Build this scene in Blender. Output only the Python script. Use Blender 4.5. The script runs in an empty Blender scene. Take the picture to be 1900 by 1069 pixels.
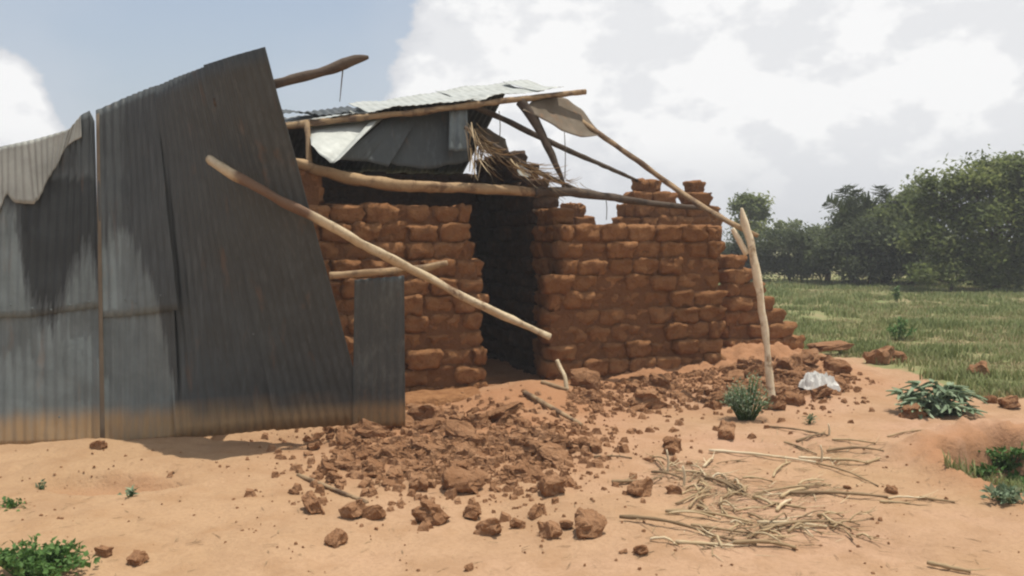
import bpy, bmesh, math, random
from mathutils import Vector, Matrix, noise
R = math.radians
rnd = random.Random(7)
S = bpy.context.scene
C = S.collection

# ------------------------------------------------------------------ camera
F = 1645.0                      # focal length in photo pixels (photo 1900 x 1069)
CAMZ = 1.6
PT = math.atan((534.5 - 445.0) / F)     # camera pitched slightly down, horizon at y = 445
cam = bpy.data.cameras.new('camera'); cam_o = bpy.data.objects.new('camera', cam); C.objects.link(cam_o)
cam.sensor_width = 36; cam.lens = F / 1900 * 36
cam.clip_start = 0.05; cam.clip_end = 3000
cam_o.location = (0, 0, CAMZ); cam_o.rotation_euler = (R(90) - PT, 0, 0)
S.camera = cam_o

# ------------------------------------------------------------------ world, sun, exposure
SUN_EL = R(82); SUN_H = Vector((0.96, 0.27)).normalized()     # direction towards the sun (nearly overhead, grazing the front wall)
SUN_DIR = Vector((SUN_H.x * math.cos(SUN_EL), SUN_H.y * math.cos(SUN_EL), math.sin(SUN_EL)))
W = bpy.data.worlds.new('World'); S.world = W; W.use_nodes = True
nt = W.node_tree; nt.nodes.clear()
def wn(t, **k):
    n = nt.nodes.new(t)
    for a, b in k.items(): setattr(n, a, b)
    return n
def wl(a, b): nt.links.new(a, b)
def wmath(op, a, b=None, c=None):
    n = wn('ShaderNodeMath', operation=op)
    for i, v in enumerate((a, b, c)):
        if v is None: continue
        if isinstance(v, (int, float)): n.inputs[i].default_value = v
        else: wl(v, n.inputs[i])
    return n.outputs[0]
sky = wn('ShaderNodeTexSky', sky_type='NISHITA', sun_disc=False, sun_elevation=SUN_EL,
         sun_rotation=math.atan2(SUN_H.x, SUN_H.y), air_density=1.2, dust_density=3.0, ozone_density=1.0)
bg_sky = wn('ShaderNodeBackground'); bg_sky.inputs[1].default_value = 0.135
wl(sky.outputs[0], bg_sky.inputs[0])
geo = wn('ShaderNodeTexCoord')
vec = geo.outputs['Generated']
nrmv = wn('ShaderNodeVectorMath', operation='NORMALIZE'); wl(vec, nrmv.inputs[0]); D = nrmv.outputs[0]
sep = wn('ShaderNodeSeparateXYZ'); wl(D, sep.inputs[0]); DZ = sep.outputs[2]
mp = wn('ShaderNodeMapping'); mp.inputs['Scale'].default_value = (1, 1, 1.6); mp.inputs['Location'].default_value = (3.1, 0.4, 1.7)
wl(D, mp.inputs[0])
def wnoise(scale, detail, rough, dist=0.0, off=None):
    n = wn('ShaderNodeTexNoise'); n.inputs['Scale'].default_value = scale; n.inputs['Detail'].default_value = detail
    n.inputs['Roughness'].default_value = rough; n.inputs['Distortion'].default_value = dist
    wl(mp.outputs[0], n.inputs['Vector']); return n.outputs['Fac']
n_big = wnoise(4.2, 8, 0.54, 0.0)
n_fine = wnoise(15, 8, 0.58, 0.0)
def blob(px, py, deg, amp):
    """a soft patch of sky direction (cloud bank or gap), degrees wide"""
    d = Vector(((px - 950) / F, 1, (445 - py) / F)).normalized()
    dp = wn('ShaderNodeVectorMath', operation='DOT_PRODUCT'); wl(D, dp.inputs[0]); dp.inputs[1].default_value = d
    k = 1.0 / (1 - math.cos(R(deg)))
    e = wmath('EXPONENT', wmath('MULTIPLY', wmath('SUBTRACT', dp.outputs['Value'], 1.0), k))
    return wmath('MULTIPLY', e, amp)
bias = None
for b in ((330, 60, 9.5, -0.62), (640, 20, 5, -0.30), (-10, 225, 3.4, 1.1), (820, 150, 5.0, 0.34), (1100, 120, 6.5, 0.30),
          (1360, 170, 4.5, 0.22), (1700, 190, 4.5, 0.16), (1480, 60, 6, 0.16), (1500, 330, 6, -0.10), (1750, 40, 5, 0.10), (560, 140, 2.6, 0.35)):
    x = blob(*b); bias = x if bias is None else wmath('ADD', bias, x)
east = wn('ShaderNodeMapRange', interpolation_type='SMOOTHSTEP'); wl(sep.outputs[0], east.inputs[0])
east.inputs[1].default_value = -0.12; east.inputs[2].default_value = 0.40; east.inputs[4].default_value = 0.26
bias = wmath('ADD', bias, east.outputs[0])
dens = wmath('ADD', wmath('ADD', wmath('MULTIPLY', n_big, 1.0), wmath('MULTIPLY', n_fine, 0.46)), bias)
mr = wn('ShaderNodeMapRange', interpolation_type='SMOOTHSTEP'); wl(dens, mr.inputs[0])
mr.inputs[1].default_value = 0.72; mr.inputs[2].default_value = 0.80
core = wn('ShaderNodeMapRange', interpolation_type='SMOOTHSTEP'); wl(dens, core.inputs[0])
core.inputs[1].default_value = 0.76; core.inputs[2].default_value = 0.94
# thin veil that thickens towards the horizon
veil = wn('ShaderNodeMapRange'); wl(DZ, veil.inputs[0]); veil.inputs[1].default_value = 0.0; veil.inputs[2].default_value = 0.55
veil.inputs[3].default_value = 0.80; veil.inputs[4].default_value = 0.0
veilc = wn('ShaderNodeMapRange', interpolation_type='SMOOTHSTEP'); wl(dens, veilc.inputs[0])
veilc.inputs[1].default_value = 0.15; veilc.inputs[2].default_value = 0.70; veilc.inputs[3].default_value = 0.85; veilc.inputs[4].default_value = 1.25
veilf = wmath('MULTIPLY', veil.outputs[0], veilc.outputs[0])
n_cl = wnoise(11.0, 6, 0.52, 0.0)
puff = wn('ShaderNodeMapRange', interpolation_type='SMOOTHSTEP'); wl(n_cl, puff.inputs[0]); puff.inputs[1].default_value = 0.42; puff.inputs[2].default_value = 0.54
low = wn('ShaderNodeMapRange', interpolation_type='SMOOTHSTEP'); wl(DZ, low.inputs[0]); low.inputs[1].default_value = 0.03; low.inputs[2].default_value = 0.13; low.inputs[3].default_value = 0.25
cfac = wmath('MULTIPLY', wmath('MULTIPLY', core.outputs[0], wmath('ADD', wmath('MULTIPLY', puff.outputs[0], 0.60), 0.48)), low.outputs[0])
ccol = wn('ShaderNodeMix', data_type='RGBA'); wl(cfac, ccol.inputs['Factor'])
ccol.inputs['A'].default_value = (0.70, 0.715, 0.75, 1); ccol.inputs['B'].default_value = (0.97, 0.97, 0.97, 1)
bg_cl = wn('ShaderNodeBackground'); bg_cl.inputs[1].default_value = 1.0; wl(ccol.outputs['Result'], bg_cl.inputs[0])
bg_veil = wn('ShaderNodeBackground'); bg_veil.inputs[0].default_value = (0.60, 0.65, 0.73, 1); bg_veil.inputs[1].default_value = 0.98
m1 = wn('ShaderNodeMixShader'); wl(veilf, m1.inputs[0]); wl(bg_sky.outputs[0], m1.inputs[1]); wl(bg_veil.outputs[0], m1.inputs[2])
m2 = wn('ShaderNodeMixShader'); wl(mr.outputs[0], m2.inputs[0]); wl(m1.outputs[0], m2.inputs[1]); wl(bg_cl.outputs[0], m2.inputs[2])
wo = wn('ShaderNodeOutputWorld'); wl(m2.outputs[0], wo.inputs[0])

sun = bpy.data.lights.new('sun', 'SUN'); sun.energy = 4.6; sun.angle = R(0.55); sun.color = (1.0, 0.94, 0.84)
sun_o = bpy.data.objects.new('sun', sun); C.objects.link(sun_o)
sun_o.rotation_euler = (-SUN_DIR).to_track_quat('-Z', 'Y').to_euler(); sun_o.location = (6, 6, 12)
S.view_settings.view_transform = 'Standard'; S.view_settings.look = 'None'; S.view_settings.gamma = 1
S.view_settings.exposure = 0.0; S.view_settings.use_curve_mapping = False
S.render.engine = 'CYCLES'
S.cycles.pixel_filter_type = 'BLACKMAN_HARRIS'; S.cycles.filter_width = 2.2

# ------------------------------------------------------------------ pixels -> places
def ray(px, py):
    a = (px - 950) / F; b = (534.5 - py) / F
    return Vector((a, math.cos(PT) + b * math.sin(PT), -math.sin(PT) + b * math.cos(PT)))
def P(px, py, Y):
    d = ray(px, py); s = Y / d.y
    return Vector((d.x * s, Y, CAMZ + d.z * s))
def fb(x, y, sc=1.0, oc=4, seed=0.0):
    return noise.fractal(Vector((x * sc + seed, y * sc - seed, seed * 0.7)), 1.0, 2.0, oc)
def ga(x, y, cx, cy, rx, ry): return math.exp(-(((x - cx) / rx) ** 2 + ((y - cy) / ry) ** 2))
def sst(a, b, x):
    t = max(0, min(1, (x - a) / (b - a))); return t * t * (3 - 2 * t)

# the house frame: A = left end of the front wall, U along the wall, V into the house
A = Vector((-1.83, 8.60)); YAW = R(20.5)
U = Vector((math.cos(YAW), math.sin(YAW))); V = Vector((-math.sin(YAW), math.cos(YAW)))
def H(u, v, z): return Vector((A.x + U.x * u + V.x * v, A.y + U.y * u + V.y * v, z))
def to_uv(x, y):
    d = Vector((x, y)) - A; return d.dot(U), d.dot(V)
def W_u(px, v=0.0):              # wall coordinate of a pixel column on the plane v
    k = (px - 950) / F; o = A + V * v
    return (k * o.y - o.x) / (U.x - k * U.y)
def W_z(px, py, v=0.0):
    u = W_u(px, v); return P(px, py, H(u, v, 0).y).z
def WP(px, py, v=0.0):           # pixel onto the house plane v
    return P(px, py, H(W_u(px, v), v, 0).y)

PIT = (4.05, 6.15)
def ground_h(x, y):
    r2 = x * x + y * y
    near = 1.0 if r2 < 900 else 0.3
    h = 0.035 * fb(x, y, 0.45, 3, 3.0) + 0.020 * fb(x, y, 2.0, 4, 9.0) * (1 if r2 < 400 else 0.4)
    if r2 > 600:
        return h * 1.5
    h -= 0.15 * ga(x, y, -1.55, 7.45, 0.95, 0.55) + 0.07 * ga(x, y, -0.7, 8.0, 0.8, 0.4)
    lump = 0.65 + 0.7 * abs(fb(x, y, 2.7, 4, 5.0))
    h += 0.21 * ga(x, y, -0.35, 6.9, 0.90, 0.60) * lump + 0.10 * ga(x, y, 0.15, 7.9, 0.6, 0.6) * lump + 0.13 * ga(x, y, 0.10, 8.85, 0.55, 0.55)
    if x < -1.0: h -= 0.09 * math.exp(-((y - (6.95 + 0.244 * (x + 4.01)) - 0.07) / 0.11) ** 2)
    u, v = to_uv(x, y)
    h += 0.07 * ga(u, v, 2.35, -0.35, 0.5, 0.55)
    if u > 2.4:
        t = sst(2.5, 4.3, u) * (1 - sst(5.6, 6.7, u))
        h += (0.05 + 0.17 * t) * math.exp(-max(0, -v - 0.05) / 0.42) * lump * (1 if v > -2 else 0) * (1 - sst(5.6, 6.7, u))
    h += 0.14 * ga(x, y, 3.4, 10.2, 0.75, 0.7) * lump + 0.06 * ga(x, y, 2.35, 8.9, 1.0, 0.5) * lump
    # hollow on the right with a cut earth bank
    dx, dy = x - PIT[0], y - PIT[1]
    d = math.sqrt((dx / 1.0) ** 2 + (dy / (0.95 if dy > 0 else 1.3)) ** 2) + 0.16 * fb(x, y, 2.4, 3, 21.0)
    h -= 0.40 * (1 - sst(0.84, 1.00, d)); h += (0.06 + 0.10 * abs(fb(x, y, 5.0, 4, 31.0))) * ga(d, 0, 1.08, 0, 0.13, 1) * (1 if dy > -0.2 else max(0, 1 + (dy + 0.2) * 2))
    # small washed-out step on the left
    d = math.sqrt(((x + 2.68) / 0.55) ** 2 + ((y - 5.82) / 0.20) ** 2) + 0.25 * fb(x, y, 3.0, 3, 2.0)
    h -= 0.09 * (1 - sst(0.6, 1.1, d))
    h += 0.05 * ga(x, y, -2.7, 6.25, 0.7, 0.18)
    return h
def G(px, py, dz=0.0):
    d = ray(px, py); s = 2.0; o = Vector((0, 0, CAMZ)); last = s
    while s < 400:
        p = o + d * s
        if p.z < ground_h(p.x, p.y) + dz:
            a, b = last, s
            for _ in range(18):
                m = (a + b) / 2; q = o + d * m
                if q.z < ground_h(q.x, q.y) + dz: b = m
                else: a = m
            q = o + d * b; return Vector((q.x, q.y, ground_h(q.x, q.y)))
        last = s; s += 0.03 + s * 0.006
    p = o + d * s; return Vector((p.x, p.y, 0))

# ------------------------------------------------------------------ materials
def mat(name, rough=0.9, spec=0.2):
    m = bpy.data.materials.new(name); m.use_nodes = True
    b = m.node_tree.nodes['Principled BSDF']; b.inputs['Roughness'].default_value = rough
    b.inputs['Specular IOR Level'].default_value = spec
    return m, m.node_tree, b
class NB:
    def __init__(s, t): s.t = t
    def n(s, ty, **k):
        n = s.t.nodes.new(ty)
        for a, b in k.items(): setattr(n, a, b)
        return n
    def l(s, a, b): s.t.links.new(a, b)
    def set(s, sock, v):
        if isinstance(v, (int, float)): sock.default_value = v
        elif isinstance(v, (tuple, list)): sock.default_value = (*v, 1) if len(v) == 3 and sock.type == 'RGBA' else v
        else: s.l(v, sock)
    def noise(s, vec, sc, det=4, ro=0.55, dist=0.0):
        n = s.n('ShaderNodeTexNoise'); n.inputs['Scale'].default_value = sc; n.inputs['Detail'].default_value = det
        n.inputs['Roughness'].default_value = ro; n.inputs['Distortion'].default_value = dist
        if vec is not None: s.l(vec, n.inputs['Vector'])
        return n.outputs['Fac']
    def mapr(s, v, a, b, c=0.0, d=1.0):
        n = s.n('ShaderNodeMapRange'); s.l(v, n.inputs[0])
        for i, q in enumerate((a, b, c, d)): n.inputs[i + 1].default_value = q
        return n.outputs[0]
    def mix(s, f, a, b, bt='MIX'):
        n = s.n('ShaderNodeMix', data_type='RGBA', blend_type=bt)
        s.set(n.inputs['Factor'], f); s.set(n.inputs['A'], a); s.set(n.inputs['B'], b)
        return n.outputs['Result']
    def math(s, op, a, b=0.0):
        n = s.n('ShaderNodeMath', operation=op); s.set(n.inputs[0], a); s.set(n.inputs[1], b); return n.outputs[0]
    def scale(s, vec, xyz):
        n = s.n('ShaderNodeMapping'); n.inputs['Scale'].default_value = xyz; s.l(vec, n.inputs[0]); return n.outputs[0]
    def pos(s): return s.n('ShaderNodeNewGeometry').outputs['Position']
    def obj(s): return s.n('ShaderNodeTexCoord').outputs['Object']
    def rand(s): return s.n('ShaderNodeObjectInfo').outputs['Random']
    def attr(s, name): return s.n('ShaderNodeAttribute', attribute_name=name).outputs['Fac']
    def bump(s, h, b, st=0.4, d=0.02):
        n = s.n('ShaderNodeBump'); n.inputs['Strength'].default_value = st; n.inputs['Distance'].default_value = d
        s.l(h, n.inputs['Height']); s.l(n.outputs[0], b.inputs['Normal'])

def m_soil():
    m, t, b = mat('soil', 0.95, 0.1); N = NB(t); p = N.pos()
    big = N.noise(p, 0.55, 4, 0.55, 0.4); mid = N.noise(p, 3.2, 6, 0.6, 0.2); fine = N.noise(p, 38, 5, 0.65)
    x = N.n('ShaderNodeSeparateXYZ'); N.l(p, x.inputs[0])
    warm = N.mapr(x.outputs[0], -2.5, 2.5)
    c = N.mix(warm, (0.415, 0.272, 0.160), (0.425, 0.264, 0.178))
    c = N.mix(N.mapr(big, 0.35, 0.68), c, (0.37, 0.24, 0.135))
    c = N.mix(N.mapr(mid, 0.48, 0.74, 0, 0.75), c, (0.30, 0.175, 0.09))
    c = N.mix(N.mapr(fine, 0.45, 0.70, 0, 0.5), c, (0.27, 0.165, 0.095))
    c = N.mix(N.mapr(N.noise(p, 1.6, 7, 0.68, 0.8), 0.48, 0.62, 0, 0.5), c, (0.30, 0.185, 0.105))
    c = N.mix(N.attr('red'), c, N.mix(mid, (0.27, 0.132, 0.064), (0.36, 0.195, 0.105)))
    g = N.mix(N.mapr(N.noise(p, 0.9, 5, 0.65, 0.5), 0.42, 0.62), (0.185, 0.205, 0.085), (0.29, 0.225, 0.13))
    g = N.mix(N.mapr(N.noise(p, 7, 4, 0.6), 0.4, 0.7, 0, 0.6), g, (0.165, 0.180, 0.075))
    f = N.math('ADD', N.attr('field'), N.math('MULTIPLY', N.math('SUBTRACT', N.noise(p, 2.6, 5, 0.65), 0.5), 0.9))
    c = N.mix(N.mapr(f, 0.42, 0.62), c, g)
    N.l(c, b.inputs['Base Color'])
    h = N.math('ADD', N.math('MULTIPLY', mid, 0.8), N.math('MULTIPLY', fine, 0.35))
    N.bump(h, b, 0.8, 0.045); return m
def m_brick(name, ca, cb, cc):
    m, t, b = mat(name, 0.95, 0.08); N = NB(t); p = N.pos()
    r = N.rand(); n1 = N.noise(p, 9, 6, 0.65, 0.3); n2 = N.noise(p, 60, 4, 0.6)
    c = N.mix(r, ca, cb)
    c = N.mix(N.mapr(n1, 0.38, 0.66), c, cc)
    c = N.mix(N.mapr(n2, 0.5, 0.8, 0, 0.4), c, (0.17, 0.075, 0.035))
    N.l(c, b.inputs['Base Color'])
    n3 = N.noise(p, 26, 5, 0.7)
    N.bump(N.math('ADD', N.math('ADD', n1, N.math('MULTIPLY', n3, 0.6)), N.math('MULTIPLY', n2, 0.3)), b, 0.9, 0.045); return m
def m_sheet(name, pale, dark, rust=(0.24, 0.12, 0.055), rough=0.5, metal=0.25, rustamt=0.25):
    m, t, b = mat(name, rough, 0.3); N = NB(t); p = N.pos()
    st = N.noise(N.scale(p, (26, 26, 1.0)), 1.0, 6, 0.65); bl = N.noise(p, 4.5, 6, 0.6, 0.3); fi = N.noise(p, 55, 3, 0.6)
    c = N.mix(N.mapr(bl, 0.35, 0.7), pale, tuple(v * 0.74 for v in pale))
    c = N.mix(N.mapr(st, 0.48, 0.75, 0, 0.5), c, tuple(v * 0.6 for v in pale))
    s = N.math('ADD', N.attr('soot'), N.math('MULTIPLY', N.math('SUBTRACT', N.math('ADD', N.math('MULTIPLY', st, 0.6), N.math('MULTIPLY', bl, 0.4)), 0.5), 0.8))  # per-vertex amount of the dark colour
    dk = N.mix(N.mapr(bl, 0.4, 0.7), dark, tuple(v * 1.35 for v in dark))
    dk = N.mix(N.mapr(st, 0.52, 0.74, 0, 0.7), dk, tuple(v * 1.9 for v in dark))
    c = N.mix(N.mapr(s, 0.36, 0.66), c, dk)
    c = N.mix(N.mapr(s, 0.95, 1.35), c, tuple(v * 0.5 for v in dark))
    c = N.mix(N.mapr(N.noise(N.scale(p, (9, 9, 1.6)), 1.0, 5, 0.6, 0.4), 0.60, 0.74, 0, rustamt), c, rust)
    c = N.mix(N.math('MULTIPLY', N.attr('dirt'), N.mapr(st, 0.3, 0.6, 0.65, 1.0)), c, (0.37, 0.25, 0.13))
    N.l(c, b.inputs['Base Color']); b.inputs['Metallic'].default_value = metal
    N.l(N.mapr(bl, 0.3, 0.7, rough - 0.08, rough + 0.2), b.inputs['Roughness'])
    N.bump(N.math('ADD', bl, N.math('MULTIPLY', fi, 0.25)), b, 0.25, 0.012); return m
def m_wood(name, a, bcol, bark_shade, barkamt=0.5):
    m, t, b = mat(name, 0.85, 0.15); N = NB(t); p = N.obj()
    g = N.noise(N.scale(p, (14, 14, 14)), 1.0, 6, 0.7, 0.8); k = N.noise(p, 5.0, 5, 0.6, 0.3); f = N.noise(p, 70, 3, 0.6)
    c = N.mix(N.mapr(g, 0.35, 0.65), a, bcol)
    c = N.mix(N.mapr(k, 0.62 - 0.24 * barkamt, 0.70 - 0.16 * barkamt), c, bark_shade)
    c = N.mix(N.math('MULTIPLY', N.attr('bark'), 0.9), c, N.mix(g, (0.10, 0.055, 0.038), (0.15, 0.085, 0.055)))  # bark stretch and painted shade on the slanting pole
    N.l(c, b.inputs['Base Color']); N.bump(N.math('ADD', g, N.math('MULTIPLY', f, 0.3)), b, 0.5, 0.012); return m
def m_leaf(name, cols, rough=0.6, trans=0.0):
    m, t, b = mat(name, rough, 0.25); N = NB(t)
    r = N.attr('tint'); n = N.n('ShaderNodeValToRGB'); N.l(r, n.inputs[0])
    el = n.color_ramp.elements
    while len(el) < len(cols): el.new(0.5)
    for i, c in enumerate(cols): el[i].position = i / (len(cols) - 1); el[i].color = (*c, 1)
    N.l(n.outputs[0], b.inputs['Base Color'])
    if trans:
        tr = N.n('ShaderNodeBsdfTranslucent'); N.l(n.outputs[0], tr.inputs[0])
        mx = N.n('ShaderNodeMixShader'); mx.inputs[0].default_value = trans
        N.l(b.outputs[0], mx.inputs[1]); N.l(tr.outputs[0], mx.inputs[2])
        N.l(mx.outputs[0], t.nodes['Material Output'].inputs[0])
    return m
M = {}
M['soil'] = m_soil()
M['brick'] = m_brick('mud_brick', (0.24, 0.116, 0.050), (0.34, 0.175, 0.080), (0.21, 0.096, 0.042))
M['sooty_brick'] = m_brick('smoke_blackened_brick', (0.085, 0.058, 0.042), (0.11, 0.070, 0.046), (0.065, 0.046, 0.036))  # brick coloured dark to stand in for the shade of the roofed room
M['mortar'] = m_brick('mud_mortar', (0.19, 0.090, 0.041), (0.19, 0.090, 0.041), (0.16, 0.074, 0.035))
M['rubble'] = m_brick('mud_rubble', (0.25, 0.130, 0.066), (0.36, 0.205, 0.112), (0.24, 0.122, 0.060))
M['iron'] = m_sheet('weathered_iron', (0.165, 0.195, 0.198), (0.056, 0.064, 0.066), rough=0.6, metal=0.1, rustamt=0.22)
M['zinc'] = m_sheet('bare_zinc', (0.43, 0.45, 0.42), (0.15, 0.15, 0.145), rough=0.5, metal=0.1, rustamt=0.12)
M['flap'] = m_sheet('torn_zinc', (0.31, 0.32, 0.295), (0.12, 0.12, 0.11), rough=0.6, metal=0.05, rustamt=0.2)
M['brown_sheet'] = m_sheet('rusted_iron', (0.15, 0.118, 0.082), (0.08, 0.065, 0.05), rough=0.65, metal=0.1, rustamt=0.7)
M['wood'] = m_wood('peeled_wood', (0.54, 0.45, 0.31), (0.42, 0.33, 0.21), (0.20, 0.13, 0.08), 0.42)
M['pale_wood'] = m_wood('pale_wood', (0.74, 0.65, 0.49), (0.62, 0.50, 0.33), (0.24, 0.15, 0.085), 0.36)
M['log'] = m_wood('log_wood', (0.34, 0.24, 0.14), (0.24, 0.165, 0.095), (0.13, 0.085, 0.055), 0.62)
M['lintel'] = m_wood('lintel_wood', (0.36, 0.25, 0.14), (0.27, 0.18, 0.10), (0.16, 0.10, 0.058), 0.42)
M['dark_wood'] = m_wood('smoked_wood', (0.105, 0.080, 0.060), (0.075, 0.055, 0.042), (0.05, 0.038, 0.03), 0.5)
M['straw'] = m_leaf('straw', [(0.15, 0.10, 0.055), (0.27, 0.19, 0.105), (0.40, 0.30, 0.17), (0.56, 0.47, 0.32)], 0.85)
M['grass'] = m_leaf('grass', [(0.15, 0.185, 0.065), (0.21, 0.24, 0.09), (0.27, 0.26, 0.12), (0.35, 0.28, 0.16)], 0.7, 0.2)
M['weed'] = m_leaf('weed_leaf', [(0.045, 0.105, 0.022), (0.075, 0.155, 0.035), (0.125, 0.215, 0.060)], 0.6, 0.25)
M['pale_leaf'] = m_leaf('pale_leaf', [(0.085, 0.125, 0.070), (0.16, 0.22, 0.125), (0.30, 0.37, 0.24)], 0.6, 0.15)
M['tree'] = m_leaf('tree_leaf', [(0.075, 0.098, 0.038), (0.120, 0.152, 0.052), (0.18, 0.215, 0.07), (0.25, 0.275, 0.095)], 0.6, 0.5)
M['hedge'] = m_leaf('hedge_leaf', [(0.058, 0.075, 0.042), (0.090, 0.112, 0.054), (0.135, 0.16, 0.072)], 0.65, 0.5)
M['banana'] = m_leaf('banana_leaf', [(0.055, 0.075, 0.038), (0.085, 0.108, 0.048), (0.12, 0.145, 0.06)], 0.6, 0.25)
M['trunk'] = m_wood('bark', (0.13, 0.10, 0.07), (0.09, 0.07, 0.05), (0.06, 0.045, 0.035), 0.4)
M['plastic'] = m_sheet('white_plastic', (0.62, 0.61, 0.57), (0.42, 0.36, 0.29), rough=0.5, metal=0.0, rustamt=0.0)
M['string'] = m_wood('string', (0.12, 0.10, 0.08), (0.1, 0.08, 0.06), (0.08, 0.06, 0.05), 0.4)

# ------------------------------------------------------------------ object helpers
def tag(o, label=None, cat=None, group=None, kind=None):
    if label: o['label'] = label
    if cat: o['category'] = cat
    if group: o['group'] = group
    if kind: o['kind'] = kind
    return o
def empty(name, loc, rz=0.0):
    o = bpy.data.objects.new(name, None); o.location = loc; o.rotation_euler = (0, 0, rz); o.empty_display_size = 0.2
    C.objects.link(o); return o
def mesh(name, vs, fs, m, smooth=True, attrs=None):
    me = bpy.data.meshes.new(name); me.from_pydata([tuple(v) for v in vs], [], fs); me.update()
    if smooth: me.polygons.foreach_set('use_smooth', [True] * len(me.polygons))
    if m: me.materials.append(m)
    for k, a in (attrs or {}).items():
        at = me.attributes.new(k, 'FLOAT', 'POINT'); at.data.foreach_set('value', a)
    return me
def build(name, vs, fs, m, parent=None, smooth=True, attrs=None):
    """one mesh object from world-space vertices, origin at its own base"""
    n = len(vs); base = Vector((sum(v[0] for v in vs) / n, sum(v[1] for v in vs) / n, min(v[2] for v in vs)))
    me = mesh(name, [Vector(v) - base for v in vs], fs, m, smooth, attrs)
    o = bpy.data.objects.new(name, me); C.objects.link(o); o.location = base
    if parent: attach(o, parent)
    return o
def world_mx(o):
    return (world_mx(o.parent) @ o.matrix_parent_inverse @ o.matrix_basis) if o.parent else o.matrix_basis.copy()
def attach(o, parent):
    o.parent = parent; o.matrix_parent_inverse = world_mx(parent).inverted()
def tube_data(pts, rads, seg=9, rough=0.0, seed=0, taper_ends=True, sub=0):
    pts = [Vector(p) for p in pts]; rads = list(rads)
    if sub:
        np_, nr = [], []
        for i in range(len(pts) - 1):
            p0 = pts[max(0, i - 1)]; p1 = pts[i]; p2 = pts[i + 1]; p3 = pts[min(len(pts) - 1, i + 2)]
            for k in range(sub):
                t = k / sub
                np_.append(0.5 * ((2 * p1) + (p2 - p0) * t + (2 * p0 - 5 * p1 + 4 * p2 - p3) * t * t + (3 * p1 - p0 - 3 * p2 + p3) * t ** 3))
                nr.append(rads[i] + (rads[i + 1] - rads[i]) * t)
        np_.append(pts[-1]); nr.append(rads[-1]); pts, rads = np_, nr
    vs, fs = [], []; ref = None
    for i, p in enumerate(pts):
        d = (pts[min(i + 1, len(pts) - 1)] - pts[max(i - 1, 0)]).normalized()
        if ref is None: ref = d.orthogonal().normalized()
        ref = (ref - d * ref.dot(d)).normalized(); bi = d.cross(ref)
        for k in range(seg):
            a = 2 * math.pi * k / seg
            w = 1 + rough * noise.noise(Vector((p.x * 6 + seed, p.y * 6 + math.cos(a) * 1.3, p.z * 6 + math.sin(a) * 1.3)))
            vs.append(p + (ref * math.cos(a) + bi * math.sin(a)) * rads[i] * w)
    n = len(pts)
    for i in range(n - 1):
        for k in range(seg):
            a = i * seg + k; b = i * seg + (k + 1) % seg; fs.append((a, b, b + seg, a + seg))
    fs.append(tuple(range(seg - 1, -1, -1))); fs.append(tuple((n - 1) * seg + k for k in range(seg)))
    return vs, fs
def pole(name, pts, rads, m, parent=None, wob=0.012, rough=0.35, seg=9, sub=8, seed=None):
    seed = rnd.random() * 50 if seed is None else seed
    pts = [Vector(p) for p in pts]
    if len(pts) == 2:
        a, b = pts; n = 5; pts = [a.lerp(b, i / (n - 1)) for i in range(n)]
        for i in range(1, n - 1): pts[i] = pts[i] + Vector((noise.noise((seed, i, 0)), noise.noise((seed, i, 5)), noise.noise((seed, i, 9)))) * wob * 2
        r0, r1 = rads[0], rads[-1]; rads = [r0 + (r1 - r0) * i / (n - 1) for i in range(n)]
    vs, fs = tube_data(pts, rads, seg, rough, seed, sub=sub)
    return build(name, vs, fs, m, parent)

# ------------------------------------------------------------------ ground (one sheet to the horizon)
def axis(lo, hi, step, far, grow=1.16):
    a = []; x = lo
    while x <= hi: a.append(x); x += step
    s = step; x = a[-1]
    while x < far: s *= grow; x += s; a.append(x)
    s = step; x = a[0]; pre = []
    while x > -far: s *= grow; x -= s; pre.append(x)
    return pre[::-1] + a
def field_mask(x, y):
    # grass starts beyond the trodden yard
    e = 0.55 * fb(x, y, 0.8, 3, 13.0)
    m = sst(-0.5, 0.6, (x - 4.75) + 0.55 * (y - 9.0) * (1 if y < 9 else 0) - (0.42 * (y - 11.0) * -1 if y > 11 else 0) * 0 + e - (0.55 if y < 9 else 0.0))
    m = max(m, sst(12.4, 13.4, y + 0.9 * max(-1.5, min(2.2, x - 3.6)) + e))
    dx, dy = x - PIT[0], y - PIT[1]
    d = math.sqrt((dx / 1.0) ** 2 + ((dy + 0.12) / (0.80 if dy > 0 else 1.2)) ** 2)
    m = max(m, 1 - sst(0.92, 1.08, d + 0.2 * fb(x, y, 2.4, 3, 21.0)))
    return m
def r0_(x, y):
    u, v = to_uv(x, y)
    r = max(ga(x, y, -0.35, 6.95, 1.0, 0.75), ga(x, y, 0.1, 8.1, 0.8, 0.7))
    if u > 2.2: r = max(r, math.exp(-max(0, -v) / 0.6) * (1 - sst(5.4, 6.6, u)))
    return r
xs = axis(-5.2, 5.6, 0.045, 1200); ys = axis(2.6, 12.2, 0.045, 1200)
vs, red, fld = [], [], []
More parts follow.
